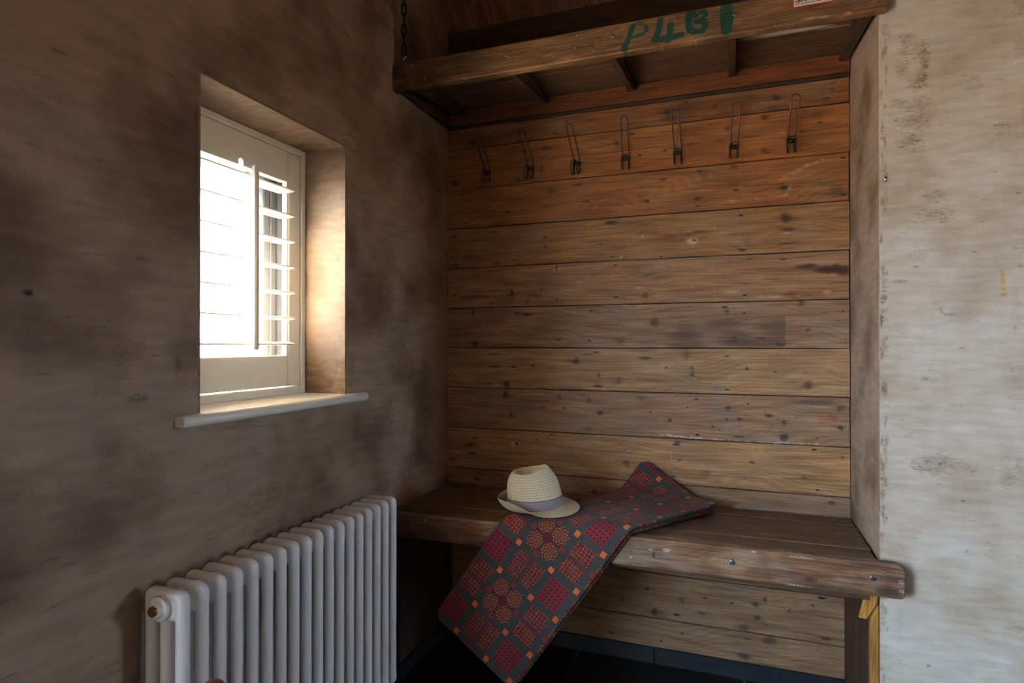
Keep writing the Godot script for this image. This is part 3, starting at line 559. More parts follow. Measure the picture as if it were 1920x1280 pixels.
	for q in [[1373, 1052, 46, 22, 3, 0.8], [1373, 1078, 26, 14, 3, 0.6], [1637, 1080, 26, 18, 3, 0.5], [1180, 1050, 60, 26, 3, 0.5], [1300, 1060, 60, 20, 3, 0.4], [1249, 1031, 9, 5, 4, 1.2], [1219, 1030, 4, 3, 4, 1.2], [1183, 1044, 4, 3, 4, 1], [1413, 1034, 5, 3, 4, 1.2], [1497, 1098, 24, 4, 4, 1.0], [1500, 1044, 26, 3, 4, 0.8], [1690, 1090, 6, 5, 4, 1.3], [1690, 1109, 5, 4, 4, 1.3], [1668, 1110, 24, 10, 0, 1.4], [1675, 1084, 40, 8, 0, 1.0], [797, 975, 4, 4, 4, 1.3], [1520, 1086, 12, 6, 1, 0.8], [1620, 1055, 30, 8, 0, 0.7], [800, 1000, 60, 30, 0, 0.7], [830, 970, 40, 3, 8, 0.8], [900, 978, 60, 3, 8, 0.9], [1300, 1018, 80, 3, 8, 0.6], [1480, 1036, 80, 3, 8, 0.6], [1400, 1015, 120, 40, 8, 0.15], [1225, 1040, 3, 8, 1, 0.9], [1575, 1105, 70, 6, 0, 0.7]]:
		var s: Vector2 = to_a.call(Vector2(q[0], q[1]))
		stamp(ab[0], 1200, 80, s.x, s.y, q[2] * 1.35, q[3] * 1.35, q[4], q[5])
	for k in 160:
		stamp(ab[0], 1200, 80, rng.randf() * 1200, rng.randf() * 80, rng.randf_range(8, 36), rng.randf_range(0.7, 1.3), 9, 0.55)
	M.apron = relief(mat(Color.WHITE, 0.6, tex(1200, 80, ab[0])), tex(1200, 80, ab[1], false), 0.15)
	print("boards ", Time.get_ticks_msec())

	# plaster: left wall (1.7 m x 2.7 m), right wall (0.6 m x 2.4 m), plain
	var lw := 680
	var lh := 1080
	var lb := plaster(lw, lh, 101, RAW_PLASTER, DIRTY_PLASTER, 0.85, GREY_PLASTER)
	for k in 700:
		stamp(lb, lw, lh, rng.randf() * lw, rng.randf() * lh, rng.randf_range(3, 16), rng.randf_range(0.6, 1.3), 11 if rng.randf() < 0.45 else 10, rng.randf_range(0.25, 0.9), rng.randf_range(-0.1, 0.1))
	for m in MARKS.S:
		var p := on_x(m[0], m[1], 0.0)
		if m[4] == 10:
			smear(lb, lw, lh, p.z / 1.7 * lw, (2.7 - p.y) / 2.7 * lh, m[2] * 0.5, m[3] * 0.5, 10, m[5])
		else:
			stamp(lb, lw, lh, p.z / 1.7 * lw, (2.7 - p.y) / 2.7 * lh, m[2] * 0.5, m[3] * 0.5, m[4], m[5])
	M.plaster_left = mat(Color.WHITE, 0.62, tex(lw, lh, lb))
	var rw := 360
	var rh := 1440
	var rb := plaster(rw, rh, 131, Color(0.75, 0.715, 0.66), Color(0.60, 0.53, 0.44), 0.50, Color(0.79, 0.775, 0.75), 0.02)
	for k in 1000:
		stamp(rb, rw, rh, rng.randf() * rw, rng.randf() * rh, rng.randf_range(2, 7), rng.randf_range(0.5, 0.9), 10 if rng.randf() < 0.7 else 11, rng.randf_range(0.15, 0.6))
	for k in 90:   # rough arris of the corner
		stamp(rb, rw, rh, rng.randf_range(2, 11), rng.randf() * rh, rng.randf_range(2, 5), rng.randf_range(4, 16), 10, rng.randf_range(0.4, 1.0))
	for c in ["P", "Q", "R"]:
		for m in MARKS[c]:
			var px := crop_px(c, m[0], m[1])
			var p := on_z(px.x, px.y, FRONT_Z)
			var k: float = 0.95 / CROPS[c][2]
			if m[4] == 10:
				smear(rb, rw, rh, (p.x - NICHE_X) * 600.0, (2.4 - p.y) * 600.0, m[2] * k, m[3] * k, 10, m[5])
			else:
				stamp(rb, rw, rh, (p.x - NICHE_X) * 600.0, (2.4 - p.y) * 600.0, m[2] * k, m[3] * k, m[4], m[5] if m.size() > 5 else 1.0)
	var yl: Array = [[785, 268], [793, 340], [800, 412]].map(func(q):
		var px := crop_px("Q", q[0], q[1])
		var p := on_z(px.x, px.y, FRONT_Z)
		return Vector2((p.x - NICHE_X) * 600.0, (2.4 - p.y) * 600.0))
	stroke(rb, rw, rh, yl, 3.0, 8, 2.2)
	M.plaster_right = mat(Color.WHITE, 0.7, tex(rw, rh, rb))
	var sb := plaster(256, 1024, 151, RAW_PLASTER, DIRTY_PLASTER, 0.8, GREY_PLASTER, 0.02)
	for k in 260:
		stamp(sb, 256, 1024, rng.randf() * 256, rng.randf() * 1024, rng.randf_range(3, 9), rng.randf_range(0.7, 1.5), 10, rng.randf_range(0.2, 0.8), -1.2)
	M.plaster_side = mat(Color.WHITE, 0.7, tex(256, 1024, sb))
	var vb := plaster(128, 512, 171, RAW_PLASTER, DIRTY_PLASTER, 0.3, GREY_PLASTER)
	for k in 60:
		stamp(vb, 128, 512, rng.randf() * 128, 512 - absf(rng.randfn(0, 45)), rng.randf_range(6, 26), rng.randf_range(2, 7), 10, rng.randf_range(0.4, 1.0))
	for k in 70:
		stamp(vb, 128, 512, 128 - absf(rng.randfn(0, 14)), rng.randf() * 512, rng.randf_range(3, 8), rng.randf_range(4, 14), 10, rng.randf_range(0.2, 0.7))
	M.reveal = mat(Color.WHITE, 0.7, tex(128, 512, vb))

	# slate
	var sl := plaster(256, 256, 191, Color(0.10, 0.115, 0.13), Color(0.075, 0.085, 0.10), 0.6, Color(0.13, 0.145, 0.16))
	for k in 60:
		stamp(sl, 256, 256, rng.randf() * 256, rng.randf() * 256, rng.randf_range(1, 5), rng.randf_range(0.7, 1.5), 3, 0.35)
	M.slate = mat(Color(0.62, 0.66, 0.72), 0.5, tex(256, 256, sl))
	M.skirting = mat(Color(1.0, 1.03, 1.06), 0.55, M.slate.albedo_texture)
	M.grout = mat(Color(0.30, 0.31, 0.32), 0.9)

	make_cloth_materials()
	M.shutter = mat(Color(0.93, 0.895, 0.82), 0.4)
	M.sill = mat(Color(0.93, 0.905, 0.86), 0.35)
	M.white_metal = mat(Color(0.90, 0.90, 0.90), 0.22)
	M.white_metal.clearcoat_enabled = true
	M.white_metal.clearcoat = 0.4
	M.white_metal.clearcoat_roughness = 0.1
	M.hinge = mat(Color(0.9, 0.9, 0.88), 0.3)
	M.anthracite = mat(Color(0.20, 0.205, 0.215), 0.5)
	M.sky_sheen = mat(Color(0.55, 0.63, 0.70), 0.4)  # blue-grey paints the sky reflected along the glass edge
	M.glass = StandardMaterial3D.new()
	M.glass.transparency = BaseMaterial3D.TRANSPARENCY_ALPHA
	M.glass.albedo_color = Color(0.95, 0.98, 1.0, 0.06)
	M.glass.roughness = 0.02
	M.wire = mat(Color(0.33, 0.29, 0.255), 0.32, null, 0.9)
	M.chain = mat(Color(0.10, 0.10, 0.105), 0.45, null, 0.8)
	M.steel = mat(Color(0.48, 0.49, 0.50), 0.4, null, 0.9)
	M.bright_steel = mat(Color(0.80, 0.80, 0.80), 0.25, null, 1.0)
	M.brass = mat(Color(0.50, 0.38, 0.20), 0.35, null, 0.9)
	M.turned = mat(Color(0.45, 0.27, 0.14), 0.35)
	M.gravel = mat(Color(0.135, 0.108, 0.08), 0.9)
	M.plain_plaster = mat(Color(0.58, 0.50, 0.41), 0.8)
	var kb := PackedByteArray()   # sticker: white with red rim and rows of tiny print
	kb.resize(128 * 48 * 3)
	for y in 48:
		for x in 128:
			var c := Color(0.80, 0.77, 0.73)
			if x < 4 or y > 43 or x > 123 or y < 3:
				c = Color(0.66, 0.13, 0.17)
			elif y in [36, 37] and x < 116 and x > 8 and stamp_noise[x * 256 + 9] > 96:
				c = Color(0.34, 0.30, 0.28)
			elif y > 25 and y < 33 and x > 8 and x < 44 and stamp_noise[x * 512 / 2 + y * 3] > 118:
				c = Color(0.25, 0.22, 0.22)
			elif y in [28, 29] and x > 48 and x < 112 and stamp_noise[x * 256 + 40] > 110:
				c = Color(0.5, 0.45, 0.42)
			var k := (y * 128 + x) * 3
			kb[k] = int(c.r * 255); kb[k + 1] = int(c.g * 255); kb[k + 2] = int(c.b * 255)
	M.sticker = mat(Color.WHITE, 0.5, tex(128, 48, kb))
	print("materials ", Time.get_ticks_msec())

# blanket pattern: one repeat, a plaid of wide and narrow fields with orange squares where the bands cross
const B_W := 0.130
const B_N := 0.099
const B_LN := 0.116
const B_LW := 0.148
func make_cloth_materials() -> void:
	var w := 400
	var h := 460
	var TA := B_W + B_N
	var TB := B_LN + B_LW
	var n1 := nz(w, h, w, h, 211, 0.055, 1)
	var n2 := nz(w, h, w, h, 212, 0.3, 2)
	var n3 := nz(w, h, w, h, 213, 0.115, 1)
	var buf := PackedByteArray()
	buf.resize(w * h * 3)
	var band := Color(0.25, 0.27, 0.27)
	var maroon := Color(0.36, 0.10, 0.15)
	var crimson := Color(0.68, 0.22, 0.29)
	var orange := Color(0.90, 0.43, 0.23)
	var tan_ := Color(0.74, 0.50, 0.34)
	var dark := Color(0.15, 0.11, 0.11)
	var purple := Color(0.30, 0.13, 0.18)
	for y in h:
		var b := (y + 0.5) / h * TB
		var bw := b >= B_LN                   # in the wide stretch along the length
		var bl := (b - B_LN) if bw else b
		var bs := B_LW if bw else B_LN
		var eb := minf(bl, bs - bl)
		for x in w:
			var i := y * w + x
			var a := (x + 0.5) / w * TA
			var aw := a < B_W
			var al := a if aw else a - B_W
			var as_ := B_W if aw else B_N
			var ea := minf(al, as_ - al)
			var c := band
			var q := n1[i] / 255.0
			var edge := 0.0125 + (n3[i] / 255.0 - 0.5) * 0.002
			if ea < 0.0085 and eb < 0.0095:
				c = orange if n2[i] > 70 else Color(0.75, 0.33, 0.18)
			elif aw and bw:
				var u := al / as_
				var v := bl / bs
				var cu := 0.28 if u < 0.5 else 0.72
				var cv := 0.28 if v < 0.5 else 0.72
				var du := (u - cu) * as_
				var dv := (v - cv) * bs * 0.9
				var r := sqrt(du * du + dv * dv)
				if r < 0.0275:
					var th := atan2(dv, du)
					var k := sin(r * 1150.0 + 1.0) * cos(th * 8.0 + (PI if fmod(r * 1150.0, TAU * 2) > TAU else 0.0))
					c = Color(0.34, 0.11, 0.11)
					if k > 0.25:
						c = tan_.lerp(Color(0.86, 0.55, 0.36), n2[i] / 255.0)
					elif k < -0.45:
						c = dark
					if r > 0.0255 and q > 0.5:
						c = band
				elif absf(u - 0.5) < 0.05 and absf(v - 0.5) < 0.16 or absf(v - 0.5) < 0.05 and absf(u - 0.5) < 0.16:
					c = Color(0.40, 0.06, 0.14)
				elif (absf(u - 0.5) < 0.06 and eb < 0.018) or (absf(v - 0.5) < 0.06 and ea < 0.018):
					c = Color(0.58, 0.17, 0.17)
				elif minf(absf(u - 0.5), absf(v - 0.5)) < 0.06 and ea > 0.02 and eb > 0.02:
					c = purple
			elif not aw and not bw:
				if ea > edge and eb > edge:
					var gu := fmod(al / as_ * 7.0, 1.0) - 0.5
					var gv := fmod(bl / bs * 8.0, 1.0) - 0.5
					c = maroon
					var rr := sqrt(gu * gu + gv * gv)
					if maxf(absf(gu), absf(gv)) > 0.43 or absf(rr - 0.34) < 0.05:
						c = crimson.lerp(maroon, n2[i] / 500.0)
					elif rr < 0.13:
						c = dark
			elif ea > edge and eb > edge:
				var t := absf((al / as_ if aw else bl / bs) - 0.5) * (as_ if aw else bs)
				if t < 0.0065:
					c = Color(0.37, 0.20, 0.25) if n2[i] > 90 else band
				else:
					c = Color(0.33, 0.08, 0.11)
					var ka := a * TAU / 0.0115
					var kb := b * TAU / 0.0125
					var e := sin(ka + 1.7 * sin(kb)) * sin(kb + 1.7 * sin(ka) + q * 2.0)
					if e > 0.12:
						c = Color(0.66, 0.25, 0.25) if n3[i] > 118 else Color(0.74, 0.50, 0.37)
					elif e < -0.45:
						c = dark
			var s := 0.78 + 0.34 * n2[i] / 255.0
			if (x + y * 2) % 4 == 0:
				s *= 0.9
			buf[i * 3] = clampi(int(c.r * s * 255), 0, 255)
			buf[i * 3 + 1] = clampi(int(c.g * s * 255), 0, 255)
			buf[i * 3 + 2] = clampi(int(c.b * s * 255), 0, 255)
	M.blanket = mat(Color.WHITE, 0.95, tex(w, h, buf))
	M.blanket.rim_enabled = true
	M.blanket.rim = 0.12
	M.blanket.rim_tint = 0.6
	# straw weave
	var sw := PackedByteArray()
	var sh := PackedByteArray()
	sw.resize(96 * 96 * 3)
	sh.resize(96 * 96)
	var n4 := nz(96, 96, 96, 96, 221, 0.2, 2)
	for y in 96:
		for x in 96:
			var cx := x / 12
			var cy := y / 12
			var over := (cx + cy) % 2 == 0
			var f := absf(fmod((y if over else x) / 12.0, 1.0) - 0.5) * 2.0
			var t := 1.0 - pow(f, 3.0) * 0.5
			t *= 0.95 + 0.1 * n4[y * 96 + x] / 255.0
			if not over:
				t *= 0.93
			var c := Color(0.97, 0.91, 0.76) * t
			var k := (y * 96 + x) * 3
			sw[k] = clampi(int(c.r * 255), 0, 255); sw[k + 1] = clampi(int(c.g * 255), 0, 255); sw[k + 2] = clampi(int(c.b * 255), 0, 255)
			sh[y * 96 + x] = int(clampf(t, 0, 1) * 255)
	M.straw = relief(mat(Color.WHITE, 0.75, tex(96, 96, sw)), tex(96, 96, sh, false), 0.08)
	var bb := PackedByteArray()
	bb.resize(8 * 64 * 3)
	for y in 64:
		for x in 8:
			var c := Color(0.60, 0.575, 0.58)
			if y < 5 or y > 58:
				c = Color(0.27, 0.27, 0.30)
			elif y in [18, 19, 20, 31, 32, 33, 44, 45, 46]:
				c = Color(0.40, 0.395, 0.42)
			var k := (y * 8 + x) * 3
			bb[k] = int(c.r * 255); bb[k + 1] = int(c.g * 255); bb[k + 2] = int(c.b * 255)
	M.ribbon = mat(Color.WHITE, 0.7, tex(8, 64, bb))

# ================================================================ the scene
func _ready() -> void:
	rng.seed = 20240
	# camera
	var cam := Camera3D.new()
	cam.name = "camera"
	cam.fov = rad_to_deg(2.0 * atan(640.0 / FOC))
	cam.position = CAM
	cam.rotation = Vector3(PIT, YAW, 0)
	cam.near = 0.05
	cam.far = 200.0
	add_child(cam)
	cam.current = true
	# overcast sky; it enters by the shuttered window and by the doorway in the left wall behind the camera
	var sky := ProceduralSkyMaterial.new()
	sky.sky_top_color = Color(0.72, 0.86, 1.0)
	sky.sky_horizon_color = Color(0.79, 0.895, 1.0)
	sky.ground_bottom_color = Color(0.55, 0.56, 0.56)
	sky.ground_horizon_color = Color(0.70, 0.72, 0.74)
	sky.sun_angle_max = 1.0
	var env := Environment.new()
	env.background_mode = Environment.BG_SKY
	env.sky = Sky.new()
	env.sky.sky_material = sky
	env.background_energy_multiplier = 9.0
	env.tonemap_mode = Environment.TONE_MAPPER_LINEAR
	env.tonemap_exposure = 3.25
	env.sdfgi_enabled = true
	env.ssao_enabled = true
	env.ssil_enabled = true
	var we := WorldEnvironment.new()
	we.name = "environment"
	we.environment = env
	add_child(we)

	var sun := DirectionalLight3D.new()      # stands high outside the shuttered window
	sun.name = "sun"
	sun.light_color = Color(1.0, 0.96, 0.91)
	sun.light_energy = 80.0
	sun.light_angular_distance = 0.6
	sun.shadow_enabled = true
	add_child(sun)
	sun.look_at_from_position(Vector3(-10, 21, 3), Vector3.ZERO)

	make_materials()
	build_room()
	build_back_wall()
	build_window()
	build_bench()
	build_shelf()
	build_hooks()
	build_radiator()
	build_blanket()
	build_hat()
	print("done ", Time.get_ticks_msec())

# ---------------------------------------------------------------- shell
const WIN_Z0 := 0.7235
const WIN_Z1 := 1.2660
const WIN_Y0 := 1.010
const WIN_Y1 := 1.8100
func ceiling_y(z: float) -> float:
	return 2.517 + 0.905 * z if z < 1.8 else 2.517 + 0.905 * (3.6 - z)
func build_room() -> void:
	# floor: grout bed and slates
	var fl := struct("floor", box_mesh(Vector3(-0.02, -0.15, -0.02), Vector3(3.6, -0.004, 3.6), 0.0), M.grout)
	for i in range(0, 8):
		for j in range(0, 13):
			var x0 := -0.025 + 0.6 * i
			var z0 := -0.284 + 0.3 * j
			var lo := Vector3(maxf(x0, 0.0), -0.012, maxf(z0, 0.0)) + Vector3(0.002, 0, 0.002)
			var hi := Vector3(minf(x0 + 0.6, 3.6), 0.0, minf(z0 + 0.3, 3.6)) - Vector3(0.002, 0, 0.002)
			if hi.x - lo.x < 0.02 or hi.z - lo.z < 0.02 or (lo.x > NICHE_X and hi.z < FRONT_Z):
				continue
			hi.y = -0.0006 * rng.randf()
			part("tile", box_mesh(lo, hi, 0.0015, grain(0, Vector2(2.1, 2.1), Vector2(rng.randf(), rng.randf()))), M.slate, fl)
	# left wall with window and doorway
	var uvl := func(p: Vector3, ax: int) -> Vector2:
		if ax == 0:
			return Vector2(p.z / 1.7, (2.7 - p.y) / 2.7)
		return Vector2((p.x + p.z) / 1.7, (2.7 - p.y - (p.x if ax == 1 else 0.0)) / 2.7)
	var st := st_new()
	for r in [[-0.2, WIN_Z0 - 0.006, 0.0, 4.3], [WIN_Z0 - 0.006, WIN_Z1 + 0.006, 0.0, WIN_Y0 - 0.001], [WIN_Z0 - 0.006, WIN_Z1 + 0.006, WIN_Y1 + 0.006, 4.3], [WIN_Z1 + 0.006, DOOR_Z0, 0.0, 4.3], [DOOR_Z0, DOOR_Z1, DOOR_Y, 4.3], [DOOR_Z1, 3.8, 0.0, 4.3]]:
		box(st, Vector3(-0.32, r[2], r[0]), Vector3(0.0, r[3], r[1]), 0.0, uvl)
	var wl := struct("wall_left", done(st), M.plaster_left, "bare brown-grey trowelled plaster wall with the shuttered window")
	# plastered reveals
	var uvr := func(p: Vector3, ax: int) -> Vector2:
		if ax == 1:
			return Vector2((p.x + 0.16) / 0.16, p.z / 0.8)
		return Vector2((p.x + 0.16) / 0.16, (1.81 - p.y) / 0.775)
	part("reveal_lining", box_mesh(Vector3(-0.32, WIN_Y0, WIN_Z0 - 0.006), Vector3(-0.0005, WIN_Y1, WIN_Z0), 0.0, uvr), M.reveal, wl)
	part("reveal_lining", box_mesh(Vector3(-0.32, WIN_Y0, WIN_Z1), Vector3(-0.0005, WIN_Y1, WIN_Z1 + 0.006), 0.0, uvr), M.reveal, wl)
	part("reveal_lining", box_mesh(Vector3(-0.32, WIN_Y1, WIN_Z0 - 0.006), Vector3(-0.0005, WIN_Y1 + 0.006, WIN_Z1 + 0.006), 0.0, uvr), M.reveal, wl)
	# wall right of the niche, with the side of the niche
	var uvw := func(p: Vector3, _ax: int) -> Vector2: return Vector2((p.x - NICHE_X + (FRONT_Z - p.z)) / 0.6, (2.4 - p.y) / 2.4)
	struct("wall_right", box_mesh(Vector3(NICHE_X + 0.0015, 0.0, FRONT_Z - 0.19), Vector3(3.8, 3.0, FRONT_Z), 0.0015, uvw), M.plaster_right, "pale grey stained plaster wall beside the plank niche")
	var uvs := func(p: Vector3, _ax: int) -> Vector2: return Vector2(p.z / 0.43, (2.6 - p.y) / 1.75)
	struct("wall_niche", box_mesh(Vector3(NICHE_X, 0.0, -0.02), Vector3(NICHE_X + 0.15, 2.9, FRONT_Z - 0.001), 0.001, uvs), M.plaster_side, "narrow plastered side of the plank niche")
	# walls behind the camera, ceiling
	st = st_new()
	for r in [[FRONT_Z, 0.5, 0.0, 4.3], [0.5, 0.93, 0.0, 0.95], [0.5, 0.93, 1.75, 4.3], [0.93, 3.8, 0.0, 4.3]]:
		box(st, Vector3(3.6, r[2], r[0]), Vector3(3.8, r[3], r[1]), 0.0, grain(1))
	struct("wall_far", done(st), M.plain_plaster, "plaster wall with a window opening, facing the shuttered window")
	struct("wall_front", box_mesh(Vector3(0.0, 0.0, 3.6), Vector3(3.8, 2.8, 3.8), 0.0), M.plain_plaster)
	st = st_new()
	var uvc := func(p: Vector3, _ax: int) -> Vector2: return Vector2((p.y + p.z) * 0.45, p.x * 1.6)
	for s in [[-0.15, 1.8], [1.8, 3.75]]:
		var y0 := ceiling_y(s[0])
		var y1 := ceiling_y(s[1])
		var q := []
		for e in [[0, s[0], y0], [1, s[0], y0], [1, s[1], y1], [0, s[1], y1]]:
			q.append(Vector3(-0.01 if e[0] == 0 else 3.8, e[2], e[1]))
		var t: Array = q.map(func(v): return v + Vector3(0, 0.12, 0))
		st.set_smooth_group(-1)
		quad(st, q, q.map(func(v): return uvc.call(v, 0)))
		t.reverse()
		quad(st, t, t.map(func(v): return uvc.call(v, 0)))
	struct("ceiling", done(st), M.roof, "sloping brown plywood ceiling above the hat shelf")
	# frame of the doorway behind the camera
	var df := Node3D.new()
	df.name = "door_1"
	add_child(df)
	df.set_meta("kind", "structure")
	df.set_meta("label", "open doorway with a cream painted frame in the left wall")
	part("jamb", box_mesh(Vector3(-0.30, 0.0, DOOR_Z0), Vector3(-0.18, DOOR_Y, DOOR_Z0 + 0.035), 0.003, grain(1)), M.shutter, df)
	part("jamb", box_mesh(Vector3(-0.30, 0.0, DOOR_Z1 - 0.035), Vector3(-0.18, DOOR_Y, DOOR_Z1), 0.003, grain(1)), M.shutter, df)
	part("head", box_mesh(Vector3(-0.30, DOOR_Y - 0.035, DOOR_Z0 + 0.035), Vector3(-0.18, DOOR_Y, DOOR_Z1 - 0.035), 0.003, grain(2)), M.shutter, df)
	part("threshold", box_mesh(Vector3(-0.32, -0.16, DOOR_Z0), Vector3(-0.0205, 0.0, DOOR_Z1), 0.003, grain(2)), M.slate, df)
	# unseen canopy added to keep sun out of the doorway; ground outside
	struct("added_sun_canopy", box_mesh(Vector3(-1.35, 2.12, DOOR_Z0 - 0.3), Vector3(-0.32, 2.2, DOOR_Z1 + 0.3), 0.0), M.dark)
	struct("ground", box_mesh(Vector3(-40, -0.4, -40), Vector3(44, -0.16, 44), 0.0), M.gravel)
	# screw left in the pale wall
	var sc := st_new()
	lathe(sc, on_z(1661, 335, FRONT_Z) - Vector3(0, 0, 0.002), Vector3(0, 0, 1), [[0, 0.006], [0.004, 0.006], [0.0055, 0.004], [0.006, 0.0]], 12)
	var so := part("screw_head", done(sc), M.bright_steel, self)
	so.set_meta("label", "small shiny screw head in the pale wall beside the niche")
	so.set_meta("category", "screw")
const DOOR_Z0 := 1.85
const DOOR_Z1 := 3.3
const DOOR_Y := 1.85

# ---------------------------------------------------------------- plank wall
func build_back_wall() -> void:
	var wb := struct("wall_back", box_mesh(Vector3(-0.2, 0.0, -0.2), Vector3(NICHE_X + 0.3, 2.7, -0.026), 0.0), M.dark, "wall of old horizontal pine planks at the back of the niche")
	var uvp := func(p: Vector3, _ax: int) -> Vector2: return Vector2(p.x * WALL_PM / WALL_TW, (WALL_TOP - p.y) / (int(WALL_TOP * WALL_PM) / WALL_PM))
	for k in PLANK_YS.size() - 1:
		var y1: float = PLANK_YS[k]
		var y0: float = PLANK_YS[k + 1]
		part("plank", plank(Vector3(0.001, y0 + 0.0008, -0.026), Vector3(NICHE_X - 0.002 - rng.randf() * 0.003, y1 - 0.0008, 0.0 + rng.randf_range(-0.0015, 0.0015)), 0.0016, 0.0014, uvp), M.planks, wb)
	# dark board on the wall above the shelf
	part("plank", box_mesh(Vector3(0.001, 2.19, -0.026), Vector3(NICHE_X - 0.002, 2.52, 0.0), 0.002, grain(0, Vector2(0.62, 2.4))), M.dark, wb)
	# slate skirting at the back and on the left
	var tr := struct("baseboard_back", box_mesh(Vector3(0.02, 0.0, -0.001), Vector3(1.49, 0.052, 0.004), 0.0), M.grout)
	for x in [-0.34, 0.26, 0.86, 1.46]:
		var lo := Vector3(maxf(x, 0.022) + 0.001, 0.0, 0.004)
		var hi := Vector3(minf(x + 0.6, 1.491) - 0.001, 0.058, 0.012)
		part("tile", box_mesh(lo, hi, 0.0015, grain(0, Vector2(2.1, 2.1), Vector2(rng.randf(), rng.randf()))), M.skirting, tr)
	var tl := struct("baseboard_left", box_mesh(Vector3(0.0, 0.0, 0.012), Vector3(0.024, 0.050, 0.62), 0.0), M.grout)
	for z in [0.013, 0.32]:
		part("tile", box_mesh(Vector3(0.024, 0.0, z), Vector3(0.032, 0.056, z + 0.30), 0.0015, grain(2, Vector2(2.1, 2.1), Vector2(rng.randf(), rng.randf()))), M.skirting, tl)
	# boarding under the bench, left and right
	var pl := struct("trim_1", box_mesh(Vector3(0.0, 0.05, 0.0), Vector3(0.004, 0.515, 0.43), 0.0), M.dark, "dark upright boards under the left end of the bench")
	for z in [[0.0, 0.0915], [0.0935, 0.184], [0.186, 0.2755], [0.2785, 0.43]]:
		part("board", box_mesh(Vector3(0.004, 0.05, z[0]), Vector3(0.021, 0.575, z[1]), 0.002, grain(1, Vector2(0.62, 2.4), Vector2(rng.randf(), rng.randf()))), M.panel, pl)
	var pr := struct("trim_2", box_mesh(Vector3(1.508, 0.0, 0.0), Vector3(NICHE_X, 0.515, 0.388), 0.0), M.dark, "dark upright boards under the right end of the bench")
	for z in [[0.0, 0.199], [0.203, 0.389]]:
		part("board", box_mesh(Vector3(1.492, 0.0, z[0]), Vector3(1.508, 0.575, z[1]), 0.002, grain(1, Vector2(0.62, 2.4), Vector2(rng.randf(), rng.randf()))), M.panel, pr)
	part("edge_strip", box_mesh(Vector3(1.493, 0.0, 0.390), Vector3(1.5125, 0.513, 0.412), 0.0015, grain(1, Vector2(0.62, 2.4), Vector2(0.2, 0.3))), M.pine, pr)
	var st := st_new()
	var poly := [[1610, 1157], [1625, 1160], [1644, 1131], [1646, 1113], [1622, 1112]].map(func(q):
		var p := on_z(q[0], q[1], 0.42)
		return Vector2(p.x, p.y))
	poly = [poly[0], poly[1], poly[2], poly[3], poly[4]]
	prism(st, poly, 0.396 + 0.017, 0.421, grain(1, Vector2(0.62, 2.4), Vector2(0.55, 0.1)))
	part("bracket", done(st), M.pine, pr)

